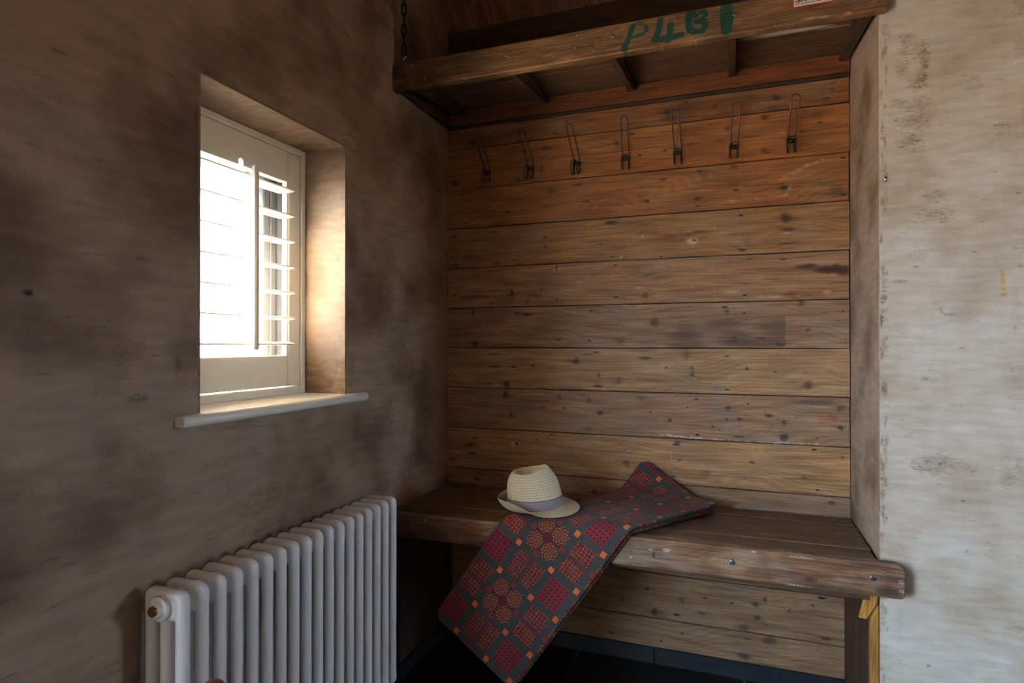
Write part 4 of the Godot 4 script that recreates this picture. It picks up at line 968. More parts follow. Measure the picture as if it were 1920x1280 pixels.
# ---------------------------------------------------------------- window and shutter
func build_window() -> void:
	var w := Node3D.new()
	w.name = "window_1"
	add_child(w)
	w.set_meta("kind", "structure")
	w.set_meta("label", "dark framed outer window behind the shutter")
	var X0 := -0.285
	var X1 := -0.225
	var uv := grain(1)
	part("frame", box_mesh(Vector3(X0, WIN_Y0, WIN_Z0), Vector3(X1, WIN_Y1, WIN_Z0 + 0.022), 0.002, uv), M.anthracite, w)
	part("frame", box_mesh(Vector3(X0, WIN_Y0, WIN_Z1 - 0.022), Vector3(X1, WIN_Y1, WIN_Z1), 0.002, uv), M.anthracite, w)
	part("frame", box_mesh(Vector3(X0, WIN_Y1 - 0.03, WIN_Z0 + 0.022), Vector3(X1, WIN_Y1, WIN_Z1 - 0.022), 0.002, uv), M.anthracite, w)
	part("frame", box_mesh(Vector3(X0, WIN_Y0, WIN_Z0 + 0.022), Vector3(X1, WIN_Y0 + 0.03, WIN_Z1 - 0.022), 0.002, uv), M.anthracite, w)
	var s0 := X0 - 0.005
	var s1 := X1 - 0.02
	for z in [[WIN_Z0 + 0.025, WIN_Z0 + 0.052], [WIN_Z0 + 0.054, WIN_Z0 + 0.082], [WIN_Z1 - 0.082, WIN_Z1 - 0.054], [WIN_Z1 - 0.052, WIN_Z1 - 0.025]]:
		part("sash_stile", box_mesh(Vector3(s0, WIN_Y0 + 0.03, z[0]), Vector3(s1, WIN_Y1 - 0.03, z[1]), 0.003, uv), M.anthracite, w)
	for y in [[WIN_Y0 + 0.032, WIN_Y0 + 0.085], [WIN_Y1 - 0.085, WIN_Y1 - 0.032]]:
		part("sash_rail", box_mesh(Vector3(s0, y[0], WIN_Z0 + 0.082), Vector3(s1, y[1], WIN_Z1 - 0.082), 0.003, uv), M.anthracite, w)
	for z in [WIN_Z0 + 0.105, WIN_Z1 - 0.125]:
		part("glass_edge", box_mesh(Vector3(s0, WIN_Y0 + 0.085, z), Vector3(s0 + 0.012, WIN_Y1 - 0.085, z + 0.018), 0.002, uv), M.sky_sheen, w)
	part("pane", box_mesh(Vector3(s0 + 0.013, WIN_Y0 + 0.085, WIN_Z0 + 0.082), Vector3(s0 + 0.017, WIN_Y1 - 0.085, WIN_Z1 - 0.082), 0.0), M.glass, w)

	# sill board with rounded nose
	var st := st_new()
	var rings := []
	for z in [0.6345, 0.637, 1.329, 1.3315]:
		var k := 0.0025 if (z < 0.636 or z > 1.33) else 0.0
		var r := []
		for e in 9:
			var a := -PI / 2 + PI * e / 8
			r.append(Vector3(0.016 + (0.0135 - k) * cos(a), 1.0235 + (0.0135 - k) * sin(a), z))
		r.append(Vector3(-0.0005, 1.037 - k, z))
		r.append(Vector3(-0.0005, 1.010 + k, z))
		r.reverse()
		rings.append(r)
	loft(st, rings, true, true, Vector2.ONE, false)
	box(st, Vector3(-0.225, 1.0101, WIN_Z0), Vector3(0.0, 1.037, WIN_Z1), 0.0, grain(2))
	var sill := struct("trim_3", done(st), M.sill, "white painted window sill with a rounded nose")

	# plantation shutter
	var sh := thing("window_shutter", "cream plantation shutter with open louvres in the window recess", "shutter", Vector3(-0.15, 1.037, 0.0))
	var o := -sh.position
	var X := -0.1505
	var B := func(called: String, lo: Vector3, hi: Vector3, bev := 0.0025, m: Material = M.shutter) -> MeshInstance3D: return part(called, box_mesh(lo + o, hi + o, bev, grain(1)), m, sh)
	# frame fixed in the reveal
	B.call("frame", Vector3(X - 0.05, 1.037, WIN_Z0), Vector3(X, WIN_Y1 - 0.001, WIN_Z0 + 0.020))
	B.call("frame", Vector3(X - 0.05, 1.037, WIN_Z1 - 0.020), Vector3(X, WIN_Y1 - 0.001, WIN_Z1))
	B.call("frame", Vector3(X - 0.05, WIN_Y1 - 0.021, WIN_Z0 + 0.020), Vector3(X, WIN_Y1 - 0.001, WIN_Z1 - 0.020))
	B.call("frame", Vector3(X - 0.05, 1.037, WIN_Z0 + 0.020), Vector3(X, 1.060, WIN_Z1 - 0.020))
	# leaf: stiles, rails
	var x0 := X - 0.030
	var x1 := X - 0.003
	var y0 := 1.063
	var y1 := 1.786
	var z0 := WIN_Z0 + 0.0225
	var z1 := WIN_Z1 - 0.0225
	B.call("stile", Vector3(x0, y0, z0), Vector3(x1, y1, z0 + 0.052))
	B.call("stile", Vector3(x0, y0, z1 - 0.052), Vector3(x1, y1, z1))
	B.call("stile_bead", Vector3(x0 + 0.006, y0, z0 + 0.0522), Vector3(x1 - 0.003, y1, z0 + 0.058), 0.002)
	B.call("stile_bead", Vector3(x0 + 0.006, y0, z1 - 0.058), Vector3(x1 - 0.003, y1, z1 - 0.0522), 0.002)
	B.call("bottom_rail", Vector3(x0, y0, z0 + 0.058), Vector3(x1 - 0.001, 1.1585, z1 - 0.058))
	# top rail with the notch for the tilt rod
	var zc := 0.990
	st = st_new()
	var poly := [Vector2(z0 + 0.058, 1.694), Vector2(zc - 0.009, 1.694), Vector2(zc - 0.009, 1.705)]
	for e in range(1, 8):
		var a := PI - PI * e / 8
		poly.append(Vector2(zc + 0.009 * cos(a), 1.705 + 0.009 * sin(a)))
	poly.append_array([Vector2(zc + 0.009, 1.705), Vector2(zc + 0.009, 1.694), Vector2(z1 - 0.058, 1.694), Vector2(z1 - 0.058, y1), Vector2(z0 + 0.058, y1)])
	prism(st, poly, 0.0, 0.026, grain(0))
	var tr := part("top_rail", done(st), M.shutter, sh)
	tr.transform = Transform3D(Basis(Vector3(0, 0, 1), Vector3(0, 1, 0), Vector3(-1, 0, 0)), Vector3(x1 - 0.001, 0, 0) + o)
	# louvres
	var ys := [1.664, 1.5857, 1.507, 1.4285, 1.3505, 1.2725, 1.1945]
	var lm: ArrayMesh
	st = st_new()
	rings = []
	for z in [z0 + 0.0585, z1 - 0.0585]:
		var r := []
		for e in 20:
			var a := TAU * e / 20
			r.append(Vector3(0.0375 * cos(a), 0.0052 * sin(a), z))
		rings.append(r)
	loft(st, rings, true, true, Vector2.ONE, false)
	lm = done(st)
	for y in ys:
		var lo := part("louvre", lm, M.shutter, sh, Vector3(X - 0.0075, y, 0) + o)
		lo.rotation.z = -0.02
	# tilt rod with staples
	var rod: MeshInstance3D = B.call("tilt_rod", Vector3(-0.112, 1.178, zc - 0.008), Vector3(-0.094, 1.688, zc + 0.008), 0.004)
	for y in ys:
		st = st_new()
		tube(st, [Vector3(-0.140, y - 0.003, zc), Vector3(-0.122, y - 0.005, zc), Vector3(-0.107, y - 0.002, zc)].map(func(v): return v + o - rod.position), 0.0012, 6)
		part("staple", done(st), M.hinge, rod)
	# hinges
	for y in [1.590, 1.175]:
		st = st_new()
		tube(st, [Vector3(X + 0.001, y - 0.026, z0 - 0.001), Vector3(X + 0.001, y + 0.026, z0 - 0.001)].map(func(v): return v + o), 0.0042, 10)
		part("hinge", done(st), M.hinge, sh)

# ---------------------------------------------------------------- bench
func bolt(parent: Node3D, at: Vector3, r: float) -> void:
	var st := st_new()
	lathe(st, at - Vector3(0, 0, 0.003), Vector3(0, 0, 1), [[0, r], [0.0045, r], [0.0062, r * 0.75], [0.0066, r * 0.3], [0.0064, 0.0]], 16)
	var b := part("bolt", done(st), M.steel, parent)
	part("slot", box_mesh(at + Vector3(-r * 0.75, -0.0009, 0.0025), at + Vector3(r * 0.75, 0.0009, 0.0039), 0.0), M.chain, b)
func build_bench() -> void:
	var b := thing("bench", "dark old plank bench with a thick worn front board across the niche", "bench", Vector3(0.75, 0.515, 0.22))
	var o := -b.position
	var seams := [0.0015, 0.095, 0.20, 0.335, 0.4225]
	for k in 4:
		var off := Vector2(rng.randf(), rng.randf())
		part("board", box_mesh(Vector3(0.001, 0.577, seams[k] + 0.001) + o, Vector3(NICHE_X - 0.002 - 0.006 * rng.randf(), BENCH_Y + rng.randf_range(-0.001, 0.001), seams[k + 1] - 0.001) + o, 0.003, grain(0, Vector2(0.62, 2.4), off)), M.bench, b)
	# front board: rounded right end, runs past the niche in front of the wall
	var st := st_new()
	var x1 := 1.5655
	var y0 := 0.515
	var y1 := 0.606
	var r := 0.026
	var poly := [Vector2(0.001, y0)]
	for e in 7:
		var a := -PI / 2 + PI / 2 * e / 6
		poly.append(Vector2(x1 - 0.012 + 0.012 * cos(a), y0 + 0.012 + 0.012 * sin(a)))
	for e in 7:
		var a := PI / 2 * e / 6
		poly.append(Vector2(x1 - r + r * cos(a), y1 - r + r * sin(a)))
	poly.append(Vector2(0.001, y1))
	var n := poly.size()
	var uva := func(p: Vector3, _ax: int) -> Vector2: return Vector2(p.x / 1.57, (0.609 - p.y + (p.z - 0.457)) / 0.096)
	var zs := [[0.4225, 0.0], [0.4495, 0.0], [0.4545, 0.0022], [0.457, 0.0065]]
	st.set_smooth_group(0)
	for i in 3:
		for j in n:
			var q := []
			for e in [[i, j], [i, (j + 1) % n], [i + 1, (j + 1) % n], [i + 1, j]]:
				var p: Vector2 = poly[e[1]]
				var ins: float = zs[e[0]][1]
				var c := Vector2(clampf(p.x, 0.03, x1 - r), clampf(p.y, y0 + r, y1 - r))
				var d := p - c
				p -= d.normalized() * ins
				if e[1] == 0 or e[1] == n - 1:
					p.x = 0.001
				q.append(Vector3(p.x, p.y, zs[e[0]][0]) + o)
			quad(st, q, q.map(func(v): return uva.call(v - o, 0)))
	var face := []
	var back := []
	for p in poly:
		var c := Vector2(clampf(p.x, 0.03, x1 - r), clampf(p.y, y0 + r, y1 - r))
		var f: Vector2 = p - (p - c).normalized() * 0.0065
		if p.x < 0.002:
			f.x = 0.001
		face.append(f)
		back.append(p)
	st.set_smooth_group(0)
	for e in 2:
		var pl: Array = face if e == 0 else back
		var z := 0.457 if e == 0 else 0.4225
		var idx := Geometry2D.triangulate_polygon(PackedVector2Array(pl))
		if e == 1:
			st.set_smooth_group(-1)
		for k in range(0, idx.size(), 3):
			var v := []
			for m in 3:
				v.append(Vector3(pl[idx[k + m]].x, pl[idx[k + m]].y, z))
			if ((v[1] - v[0]).cross(v[2] - v[0]).z < 0) == (e == 0):
				v = [v[0], v[2], v[1]]
			tri(st, v[0] + o, v[1] + o, v[2] + o, uva.call(v[0], 0), uva.call(v[1], 0), uva.call(v[2], 0))
	var fb := part("front_board", done(st), M.apron, b)
	for q in [[773, 985], [1373, 1053], [1637, 1083]]:
		bolt(fb, on_z(q[0], q[1], 0.457) + o, 0.0085)
	# batten behind the front board, lower edge out of level
	st = st_new()
	prism(st, [Vector2(0.025, 0.506), Vector2(1.489, 0.492), Vector2(1.489, 0.577), Vector2(0.025, 0.577)].map(func(v): return v + Vector2(o.x, o.y)), 0.393 + o.z, 0.4222 + o.z, grain(0, Vector2(0.62, 2.4), Vector2(0.3, 0.6)))
	part("batten", done(st), M.batten, b)

# ---------------------------------------------------------------- hat shelf
func build_shelf() -> void:
	var s := thing("hat_shelf", "overhead wooden shelf whose front board bears a green painted number", "shelf", Vector3(0.75, 2.10, 0.22))
	var o := -s.position
	var uvf := func(p: Vector3, _ax: int) -> Vector2: return Vector2((p.x - o.x) / 1.535, clampf((2.187 - (p.y - o.y)) / 0.097, 0.0, 0.995))
	var fb := part("front_board", box_mesh(Vector3(0.001, 2.0935, 0.4165) + o, Vector3(1.531, 2.187, 0.4495) + o, 0.004, uvf), M.fascia, s)
	for q in [[952, 104], [1149, 68], [1378, 27]]:
		bolt(fb, on_z(q[0], q[1], 0.4495) + o, 0.0065)
	# lid of boards
	var zs := [0.002, 0.105, 0.21, 0.315, 0.416]
	for k in 4:
		part("board", box_mesh(Vector3(0.001, 2.177, zs[k] + 0.0008) + o, Vector3(NICHE_X - 0.003, 2.190, zs[k + 1] - 0.0008) + o, 0.0015, grain(0, Vector2(0.62, 2.4), Vector2(rng.randf(), rng.randf()) if k < 2 else Vector2.ZERO)), M.shelf if k < 2 else M.shelf_scuffed, s)
	# wall rail and its moulding
	part("wall_rail", box_mesh(Vector3(0.001, 2.112, 0.0015) + o, Vector3(NICHE_X - 0.003, 2.176, 0.016) + o, 0.002, grain(0, Vector2(0.62, 2.4), Vector2(0.1, 0.35))), M.rail, s)
	part("moulding", box_mesh(Vector3(0.001, 2.098, 0.0015) + o, Vector3(NICHE_X - 0.004, 2.1115, 0.020) + o, 0.005, grain(0, Vector2(0.62, 2.4), Vector2(0.6, 0.2))), M.moulding, s)
	# tapering ribs under the boards
	for x in [0.075, 0.438, 0.779, 1.137, 1.491]:
		var st := st_new()
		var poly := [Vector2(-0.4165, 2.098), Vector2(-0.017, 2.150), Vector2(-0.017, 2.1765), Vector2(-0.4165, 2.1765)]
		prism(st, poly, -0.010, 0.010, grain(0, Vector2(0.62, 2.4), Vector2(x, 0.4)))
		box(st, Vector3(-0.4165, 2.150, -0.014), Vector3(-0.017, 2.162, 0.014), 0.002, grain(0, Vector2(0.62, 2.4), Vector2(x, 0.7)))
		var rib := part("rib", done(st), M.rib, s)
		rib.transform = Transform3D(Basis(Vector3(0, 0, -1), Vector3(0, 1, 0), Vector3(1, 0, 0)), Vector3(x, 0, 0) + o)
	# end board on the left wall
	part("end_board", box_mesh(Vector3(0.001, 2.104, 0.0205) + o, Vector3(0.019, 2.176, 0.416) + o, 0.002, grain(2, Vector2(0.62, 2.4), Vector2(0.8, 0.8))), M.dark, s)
	# sticker on the front board
	var st2 := st_new()
	var a := on_z(1486, 17, 0.4497)
	var uvk := func(p: Vector3, _ax: int) -> Vector2: return Vector2((p.x - a.x - o.x) / 0.105, (2.184 - (p.y - o.y)) / (2.184 - a.y))
	box(st2, Vector3(a.x, a.y, 0.4494) + o, Vector3(a.x + 0.105, 2.184, 0.4499) + o, 0.0, uvk)
	var stk := part("sticker", done(st2), M.sticker, fb)
	stk.set_meta("label", "small white paper label with a red rim")
	# chain from the ceiling to an eye in the shelf end
	var c := thing("chain", "dark steel chain hanging from the ceiling to the shelf end", "chain", Vector3(0.038, 2.189, 0.432))
	var st3 := st_new()
	var hook := []
	for e in 15:
		var t := float(e) / 14
		hook.append(Vector3(0.002 * sin(t * 9), 0.001 + t * 0.026, 0.0))
	for e in range(1, 9):
		var an := -PI / 2 + PI * 1.35 * e / 8
		hook.append(Vector3(0.0045 + 0.0045 * sin(an), 0.027 + 0.0045 * cos(an), 0))
	tube(st3, hook, 0.0023, 8)
	part("hook", done(st3), M.bright_steel, c)
	st3 = st_new()
	var link := []
	for e in 24:
		var an := TAU * e / 24
		link.append(Vector3(0.0075 * cos(an), 0.0155 * sin(an) + 0.006 * signf(sin(an)), 0))
	tube(st3, link, 0.0033, 8, true)
	var lm := done(st3)
	var y := 0.052
	var k := 0
	while y + 2.189 < ceiling_y(0.432) + 0.01:
		var l := part("link", lm, M.chain, c, Vector3(0, y, 0))
		l.rotation.y = 0.5 if k % 2 == 0 else 0.5 + PI / 2
		y += 0.0365
		k += 1

# ---------------------------------------------------------------- wire hooks
func build_hooks() -> void:
	# one wire bent double: low prong in front, up the wall, tall prong leaning out
	var st := st_new()
	var side := [[0.040, 0.030], [0.030, 0.031], [0.016, 0.030], [0.006, 0.025], [0.000, 0.016], [0.004, 0.007], [0.014, 0.0035], [0.035, 0.003], [0.055, 0.003], [0.068, 0.006], [0.085, 0.015], [0.115, 0.034], [0.150, 0.055], [0.170, 0.064]]
	var path := []
	var hw := 0.0125
	for p in side:
		path.append(Vector3(-hw, p[0], p[1]))
	for e in range(1, 8):
		var a := PI - PI * e / 8
		path.append(Vector3(hw * cos(a), 0.170 + 0.0125 * sin(a), 0.064 + 0.003 * sin(a)))
	for i in range(side.size() - 1, -1, -1):
		path.append(Vector3(hw, side[i][0], side[i][1]))
	for e in range(1, 8):
		var a := PI * e / 8
		path.append(Vector3(hw * cos(a), 0.040 + 0.0125 * sin(a), 0.030))
	tube(st, path, 0.0025, 8, true)
	var mesh := done(st)
	var st2 := st_new()
	box(st2, Vector3(-0.016, 0.036, 0.0), Vector3(0.016, 0.052, 0.0055), 0.001, grain(0))
	lathe(st2, Vector3(0, 0.044, 0.005), Vector3(0, 0, 1), [[0, 0.0055], [0.0025, 0.0045], [0.003, 0.0]], 10)
	var plate := done(st2)
	var xs := [0.184, 0.371, 0.5636, 0.754, 0.9476, 1.141, 1.329]
	var names := ["bent wire coat hook closest to the left plaster wall, in shadow", "second wire coat hook from the left plaster wall", "third wire coat hook from the left plaster wall", "middle wire coat hook of the row of seven", "third wire coat hook from the plastered niche side", "second wire coat hook from the plastered niche side", "wire coat hook closest to the plastered niche side"]
	for k in 7:
		var h := thing("coat_hook", names[k], "hook", Vector3(xs[k], 1.858, 0.001), "wire hooks in a row on the plank wall")
		part("wire", mesh, M.wire, h)
		part("clip", plate, M.wire, h)
		h.rotation = Vector3([0.06, 0.0, 0.02, 0.03, 0.0, -0.03, 0.0][k], [-0.1, -0.25, -0.2, 0.05, 0.0, 0.1, 0.12][k], [0.02, 0.0, 0.0, -0.01, 0.02, -0.03, -0.02][k])

# ---------------------------------------------------------------- radiator
func build_radiator() -> void:
	var N := 18
	var pitch := 0.0456
	var zA := 0.640                 # middle of the last section
	var xb := 0.026                 # back
	var xf := 0.133                 # front
	var y0 := 0.112
	var y1 := 0.708
	var R := 0.0135
	var rad := thing("column_radiator", "white three-column radiator standing on the floor pipes under the window", "radiator", Vector3(0.08, 0.112, 1.03))
	var o := -rad.position
	# one section
	var st := st_new()
	for hd in [[y1 - 0.062, y1], [y0, y0 + 0.062]]:
		var rings := []
		for e in 9:
			var a := -PI / 2 + PI * e / 8
			var ins := R * (1.0 - cos(a)) * 0.85
			var rr := round_rect(xb + ins, hd[0] + ins, xf - ins, hd[1] - ins, maxf(0.021 - ins, 0.004), 5)
			rings.append(rr.map(func(v): return Vector3(v.x, v.y, R * sin(a))))
		loft(st, rings, true, true, Vector2.ONE, false)
	var section := done(st)
	st = st_new()
	tube(st, [Vector3(0, y0 + 0.035, 0), Vector3(0, y1 - 0.03, 0)], R * 0.98, 18)
	var col := done(st)
	st = st_new()
	var hubs := [y1 - 0.034, y0 + 0.034]
	lathe(st, Vector3(0.0795, 0.0, -pitch / 2.0), Vector3(0, 0, 1), [[0, 0.021], [pitch * 0.3, 0.0235], [pitch * 0.7, 0.0235], [pitch, 0.021]], 20)
	var hub := done(st)
	for k in N:
		var z := zA + pitch * k
		var s := part("section", section, M.white_metal, rad, Vector3(0, 0, z) + o)
		for x in [xb + R, 0.0795, xf - R]:
			part("column", col, M.white_metal, s, Vector3(x, 0, 0))
		if k < N - 1:
			for y in hubs:
				part("hub", hub, M.white_metal, s, Vector3(0, y, pitch / 2.0))
	# bush, nut and bleed plug on the near end
	var ze := zA + pitch * (N - 1)
	st = st_new()
	var prof := [[0, 0.027], [0.008, 0.027]]
	for e in 5:
		prof.append_array([[0.0085 + e * 0.0014, 0.0255], [0.0092 + e * 0.0014, 0.0245]])
	prof.append_array([[0.0155, 0.024], [0.0165, 0.019]])
	lathe(st, Vector3(0.0795, hubs[0], ze + R * 0.6) + o, Vector3(0, 0, 1), prof, 24)
	var bush := part("end_bush", done(st), M.white_metal, rad)
	st = st_new()
	lathe(st, Vector3(0.0795, hubs[0], ze + R * 0.6 + 0.0165) + o, Vector3(0, 0, 1), [[0, 0.0165], [0.006, 0.0165], [0.007, 0.0145]], 6)
	part("hex_nut", done(st), M.white_metal, bush)
	st = st_new()
	lathe(st, Vector3(0.0795, hubs[0], ze + R * 0.6 + 0.0235) + o, Vector3(0, 0, 1), [[0, 0.0105], [0.004, 0.0105], [0.0055, 0.009]], 16)
	part("bleed_plug", done(st), M.brass, bush)
	st = st_new()
	lathe(st, Vector3(0.0795, hubs[1], ze + R * 0.6) + o, Vector3(0, 0, 1), [[0, 0.026], [0.02, 0.024], [0.021, 0.016], [0.03, 0.016], [0.031, 0.0]], 20)
	part("end_bush", done(st), M.white_metal, rad)
	# flow pipe at the far end, brackets on the wall
	st = st_new()
	tube(st, [Vector3(0.0795, hubs[1], zA - 0.010), Vector3(0.0795, hubs[1], zA - 0.045), Vector3(0.0795, hubs[1] - 0.008, zA - 0.057), Vector3(0.0795, hubs[1] - 0.03, zA - 0.062), Vector3(0.0795, 0.0, zA - 0.062)].map(func(v): return v + o), 0.0085, 12)
	part("pipe", done(st), M.bright_steel, rad)
	st = st_new()
	tube(st, [Vector3(0.0795, hubs[1], ze + 0.02), Vector3(0.0795, hubs[1], ze + 0.05), Vector3(0.0795, hubs[1] - 0.02, ze + 0.065), Vector3(0.0795, 0.0, ze + 0.065)].map(func(v): return v + o), 0.0085, 12)
	part("pipe", done(st), M.bright_steel, rad)
	for z in [zA + pitch * 3.5, zA + pitch * 13.5]:
		for y in [0.20, 0.62]:
			part("bracket", box_mesh(Vector3(0.0005, y, z - 0.012) + o, Vector3(0.060, y + 0.02, z + 0.012) + o, 0.002), M.white_metal, rad)

	# rounded wooden knob that just reaches into the bottom of the picture
	var top := on_x(400, 1274, 0.20)
	var kn := thing("wooden_post", "rounded brown wooden knob of a post in front of the radiator", "post", Vector3(top.x, 0.0, top.z))
	st = st_new()
	var hgt := top.y
	var pr := [[0.0, 0.024], [hgt - 0.06, 0.012], [hgt - 0.048, 0.013]]
	for e in 9:
		var a := -PI / 2 * 0.7 + (PI / 2 * 1.7) * e / 8
		pr.append([hgt - 0.022 + 0.022 * sin(a), 0.0225 * cos(a) + 0.0005])
	lathe(st, Vector3.ZERO, Vector3.UP, pr, 20)
	part("turned_post", done(st), M.turned, kn)

# ---------------------------------------------------------------- blanket
# A long folded strip laid slantwise over the bench: flat coordinates (u across, v along) are bent over the bench edge and up the back wall.
const B_O := Vector2(0.2794, 0.2288)      # a crossing of the pattern, on the plane in front of the bench
const B_U := Vector2(0.8225, -0.5688)
const B_V := Vector2(0.5688, 0.8225)
const EDGE_Z := 0.457
func drape(u: float, v: float, lift: float) -> Vector3:
	var f := B_O + B_U * u + B_V * v
	var R := 0.012 + lift                 # radius of the bend over the edge
	var s := f.y - (BENCH_Y + 0.010)       # length past the edge, down is negative
	var arc := R * PI / 2
	var y: float
	var z: float
	var yb := BENCH_Y + 0.0035
	if s < -arc / 2:
		var d := -s - arc / 2
		y = yb - 0.012 - d
		z = EDGE_Z + 0.002 + lift + 0.010 * smoothstep(0.05, 0.45, d)
	elif s < arc / 2:
		var a := (s + arc / 2) / R
		y = yb - 0.012 + R * sin(a)
		z = EDGE_Z + 0.002 - 0.012 + R * cos(a)
	else:
		var d := s - arc / 2
		var run := EDGE_Z - 0.010 - 0.010 - 0.035 - lift
		y = yb + lift
		if d < run:
			z = EDGE_Z - 0.010 - d
		else:
			var a := minf((d - run) / (0.035 + lift * 0.5), 1.25)
			var left := maxf(d - run - 1.25 * (0.035 + lift * 0.5), 0.0)
			var rr := 0.035 + lift * 0.5
			z = EDGE_Z - 0.010 - run - rr * sin(a) - left * cos(1.25)
			y += rr * (1.0 - cos(a)) + left * sin(1.25)
			z = maxf(z, 0.006 + lift * 0.6)
	return Vector3(f.x, y, z)
# the first and last share of the steps (step) cover only a narrow margin, so that edges round off
func border(t: float, step: float, margin: float) -> float:
	if t < step:
		return margin * pow(t / step, 1.5)
	if t > 1.0 - step:
		return 1.0 - margin * pow((1.0 - t) / step, 1.5)
	return lerpf(margin, 1.0 - margin, (t - step) / (1.0 - 2.0 * step))
func blanket_layer(u0: float, u1: float, v0: float, v1: float, lift: float, thick: float, seed_: int) -> ArrayMesh:
	var nu := 44
	var nv := 130
	var st := st_new()
	var TA := B_W + B_N
	var TB := B_LN + B_LW
	var r := RandomNumberGenerator.new()
	r.seed = seed_
	var ph := r.randf() * 6.0
	var us := []
	var vs := []
	for i in nu + 1:
		us.append(border(float(i) / nu, 5.0 / nu, 0.010 / (u1 - u0)))
	for j in nv + 1:
		vs.append(border(float(j) / nv, 5.0 / nv, 0.010 / (v1 - v0)))
	var top := []
	var bot := []
	for j in nv + 1:
		var tr := []
		var br := []
		for i in nu + 1:
			var fu: float = us[i]
			var fv: float = vs[j]
			# bunch the grid at the borders so that they round off
			var u := lerpf(u0, u1, fu)
			var v := lerpf(v0, v1, fv)
			var eu := minf(u - u0, u1 - u)
			var ev := minf(v - v0, v1 - v)
			# rounded corners
			var cr := 0.030
			if eu < cr and ev < cr:
				var c := Vector2(cr - eu, cr - ev)
				var m := maxf(c.x, c.y)
				var k := (m / c.length()) if c.length() > 0.0001 else 1.0
				c *= k
				u = (u0 + cr - c.x) if u - u0 < u1 - u else (u1 - cr + c.x)
				v = (v0 + cr - c.y) if v - v0 < v1 - v else (v1 - cr + c.y)
			var e := minf(eu, ev)
			var t := thick * sqrt(clampf(1.0 - pow(1.0 - clampf(e / (thick * 0.55), 0.0, 1.0), 2.0), 0.0, 1.0))
			var wav := 0.0016 * sin(u * 31.0 + ph + v * 9.0) + 0.0013 * sin(v * 23.0 + ph * 2.0 - u * 17.0)
			wav += 0.004 * smoothstep(0.75, 1.05, v) * (0.5 + 0.5 * sin(v * 30.0 + u * 20.0 + ph))
			wav *= clampf(lift / 0.02, 0.0, 1.0)
			tr.append([drape(u, v, lift + thick / 2 + t / 2 + wav), Vector2(u / TA, v / TB)])
			br.append([drape(u, v, lift + thick / 2 - t / 2 + wav), Vector2(u / TA, v / TB)])
		top.append(tr)
		bot.append(br)
	st.set_smooth_group(0)
	for j in nv:
		for i in nu:
			var a := [top[j][i], top[j][i + 1], top[j + 1][i + 1], top[j + 1][i]]
			quad(st, a.map(func(q): return q[0]), a.map(func(q): return q[1]))
			a = [bot[j][i], bot[j + 1][i], bot[j + 1][i + 1], bot[j][i + 1]]
			quad(st, a.map(func(q): return q[0]), a.map(func(q): return q[1]))
	return done(st)
func build_blanket() -> void:
	var b := thing("wool_blanket", "folded maroon and grey patterned wool blanket draped slantwise over the bench", "blanket", Vector3(0.65, 0.61, 0.30))
	var o := -b.position
	var L := [[-0.082, 0.240, 0.010, 1.050, 0.0, 0.0085, 5], [-0.086, 0.247, 0.004, 1.066, 0.0088, 0.0085, 6], [-0.084, 0.241, -0.006, 1.072, 0.0176, 0.0085, 8], [-0.090, 0.246, -0.016, 1.086, 0.0264, 0.0095, 7]]
	for k in 4:
		var l: Array = L[k]
		part("folded_layer" if k < 3 else "top_layer", blanket_layer(l[0], l[1], l[2], l[3], l[4], l[5], l[6]), M.blanket, b, o)

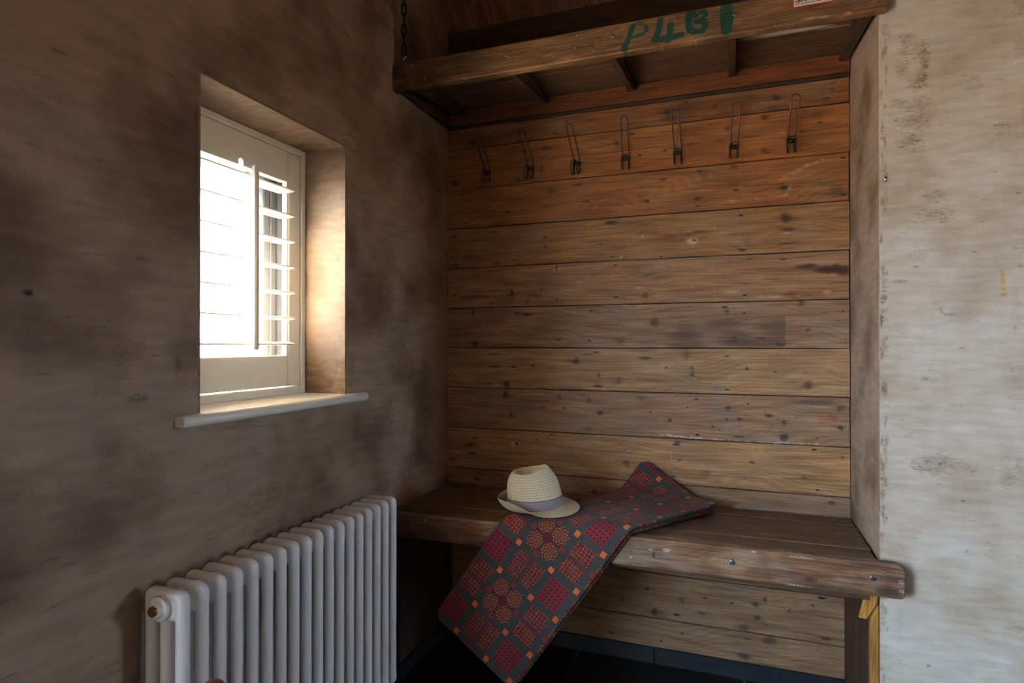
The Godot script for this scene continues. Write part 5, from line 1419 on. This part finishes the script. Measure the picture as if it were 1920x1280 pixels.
# ---------------------------------------------------------------- hat
func build_hat() -> void:
	var h := thing("straw_hat", "cream straw trilby with a grey striped band on the blanket", "hat", Vector3(0.519, BENCH_Y + 0.037, 0.388))
	h.rotation = Vector3(0.05, 0.10, 0.07)
	var ca := 0.096
	var cb := 0.080
	var H := 0.118
	var S := 64
	# outline of the crown at height share t
	var crown := func(t: float, ph: float, shrink: float) -> Vector3:
		var c := cos(ph)
		var s := sin(ph)
		var taper := (1.0 - 0.09 * t) * (1.0 - 0.16 * pow(clampf((t - 0.6) / 0.4, 0.0, 1.0), 2.0))
		var x := ca * taper * shrink * c
		var z := cb * taper * shrink * s
		x -= 0.010 * t * smoothstep(-0.6, 1.0, c) + 0.002 * t
		# pinch at the front
		var pin := pow(maxf(c + 0.15, 0.0) / 1.15, 2.0) * smoothstep(0.15, 1.0, t)
		z *= 1.0 - 0.34 * pin
		return Vector3(x, 0.0, z)
	var st := st_new()
	var rings := []
	for i in 13:
		var t := float(i) / 12.0
		var r := []
		for j in S:
			var ph := TAU * j / S
			var p: Vector3 = crown.call(t, ph, 1.0)
			p.y = 0.012 + H * t * (0.975 + 0.025 * cos(ph) * t) if t < 1.0 else 0.012 + H * (0.975 + 0.025 * cos(ph))
			r.append(p)
		rings.append(r)
	for i in range(1, 11):
		var k := float(i) / 10.0
		var a := k * PI / 2
		var r := []
		for j in S:
			var ph := TAU * j / S
			var shrink := 1.0 - 0.98 * pow(k, 1.25)
			var p: Vector3 = crown.call(1.0, ph, shrink)
			p.y = 0.012 + H * (0.975 + 0.025 * cos(ph) * shrink) + 0.006 * sin(minf(k / 0.25, 1.0) * PI / 2)
			# teardrop crease running front to back
			var dent := 0.044 * smoothstep(0.10, 0.62, k) * (0.70 + 0.30 * clampf(p.x / 0.06, -1.0, 1.0)) * (1.0 - 0.75 * smoothstep(0.75, 1.0, absf(cos(ph))) * (1.0 - k))
			p.y -= dent
			# two ridges either side of the front pinch
			var off := absf(wrapf(ph, -PI, PI))
			p.y += 0.013 * exp(-pow((off - 0.75) / 0.45, 2.0)) * sin(minf(k / 0.3, 1.0) * PI / 2) * smoothstep(0.75, 0.3, k)
			r.append(p)
		rings.append(r)
	st.set_smooth_group(0)
	for i in rings.size() - 1:
		for j in S:
			var k := (j + 1) % S
			var q := [rings[i][k], rings[i][j], rings[i + 1][j], rings[i + 1][k]]
			q.reverse()
			var u := [Vector2(j + 1.0, i), Vector2(j, i), Vector2(j, i + 1), Vector2(j + 1.0, i + 1)]
			u.reverse()
			quad(st, q.map(func(v): return v), u.map(func(v): return Vector2((v.x - v.y * 1.2) * 0.125, (v.x + v.y * 1.2) * 0.125)))
	part("crown", done(st), M.straw, h)
	# brim: up at the back, down at the front
	st = st_new()
	var bt := []
	for i in 9:
		var t := float(i) / 8.0
		var r := []
		for j in S:
			var ph := TAU * j / S
			var c := cos(ph)
			var wdt := 0.046 + 0.004 * c
			var back := smoothstep(0.45, -0.7, c)
			var lift := back * 0.034 * pow(t, 1.4) + (1.0 - back) * (0.004 * t - 0.012 * t * smoothstep(0.2, 1.0, c)) + 0.010 * t * t * absf(sin(ph)) * smoothstep(0.3, -0.2, c)
			var out := wdt * t * (1.0 - 0.22 * back * t)
			r.append(Vector3((ca + out) * c, 0.013 - 0.004 * (1.0 - back) * t + lift, (cb + out) * sin(ph)))
		bt.append(r)
	var under := bt.duplicate()
	var full := []
	for r in bt:
		full.append(r)
	under.reverse()
	for r in under:
		full.append(r.map(func(v): return v - Vector3(0, 0.0022, 0)))
	st.set_smooth_group(0)
	for i in full.size() - 1:
		for j in S:
			var k := (j + 1) % S
			var q := [full[i][k], full[i][j], full[i + 1][j], full[i + 1][k]]
			var u := [Vector2(j + 1.0, i), Vector2(j, i), Vector2(j, i + 1), Vector2(j + 1.0, i + 1)]
			quad(st, q, u.map(func(v): return Vector2((v.x - v.y * 1.2) * 0.16, (v.x + v.y * 1.2) * 0.16)))
	part("brim", done(st), M.straw, h)
	# ribbon
	st = st_new()
	var br := []
	for e in [[0.004, 0.0015], [0.006, 0.0032], [0.034, 0.0026], [0.036, 0.0012]]:
		var r := []
		for j in S:
			var ph := TAU * j / S
			var p: Vector3 = crown.call(e[0] / H, ph, 1.0)
			p += Vector3(cos(ph), 0, sin(ph)) * e[1]
			p.y = 0.012 + e[0] * 0.95
			r.append(p)
		br.append(r)
	st.set_smooth_group(0)
	var vv := [1.0, 0.93, 0.07, 0.0]
	for i in 3:
		for j in S:
			var k := (j + 1) % S
			var q := [br[i][j], br[i][k], br[i + 1][k], br[i + 1][j]]
			q.reverse()
			var u := [Vector2(0.5, vv[i]), Vector2(0.6, vv[i]), Vector2(0.6, vv[i + 1]), Vector2(0.5, vv[i + 1])]
			u.reverse()
			quad(st, q, u)
	var rb := part("ribbon_band", done(st), M.ribbon, h)
	rb.set_meta("label", "grey striped ribbon round the crown")
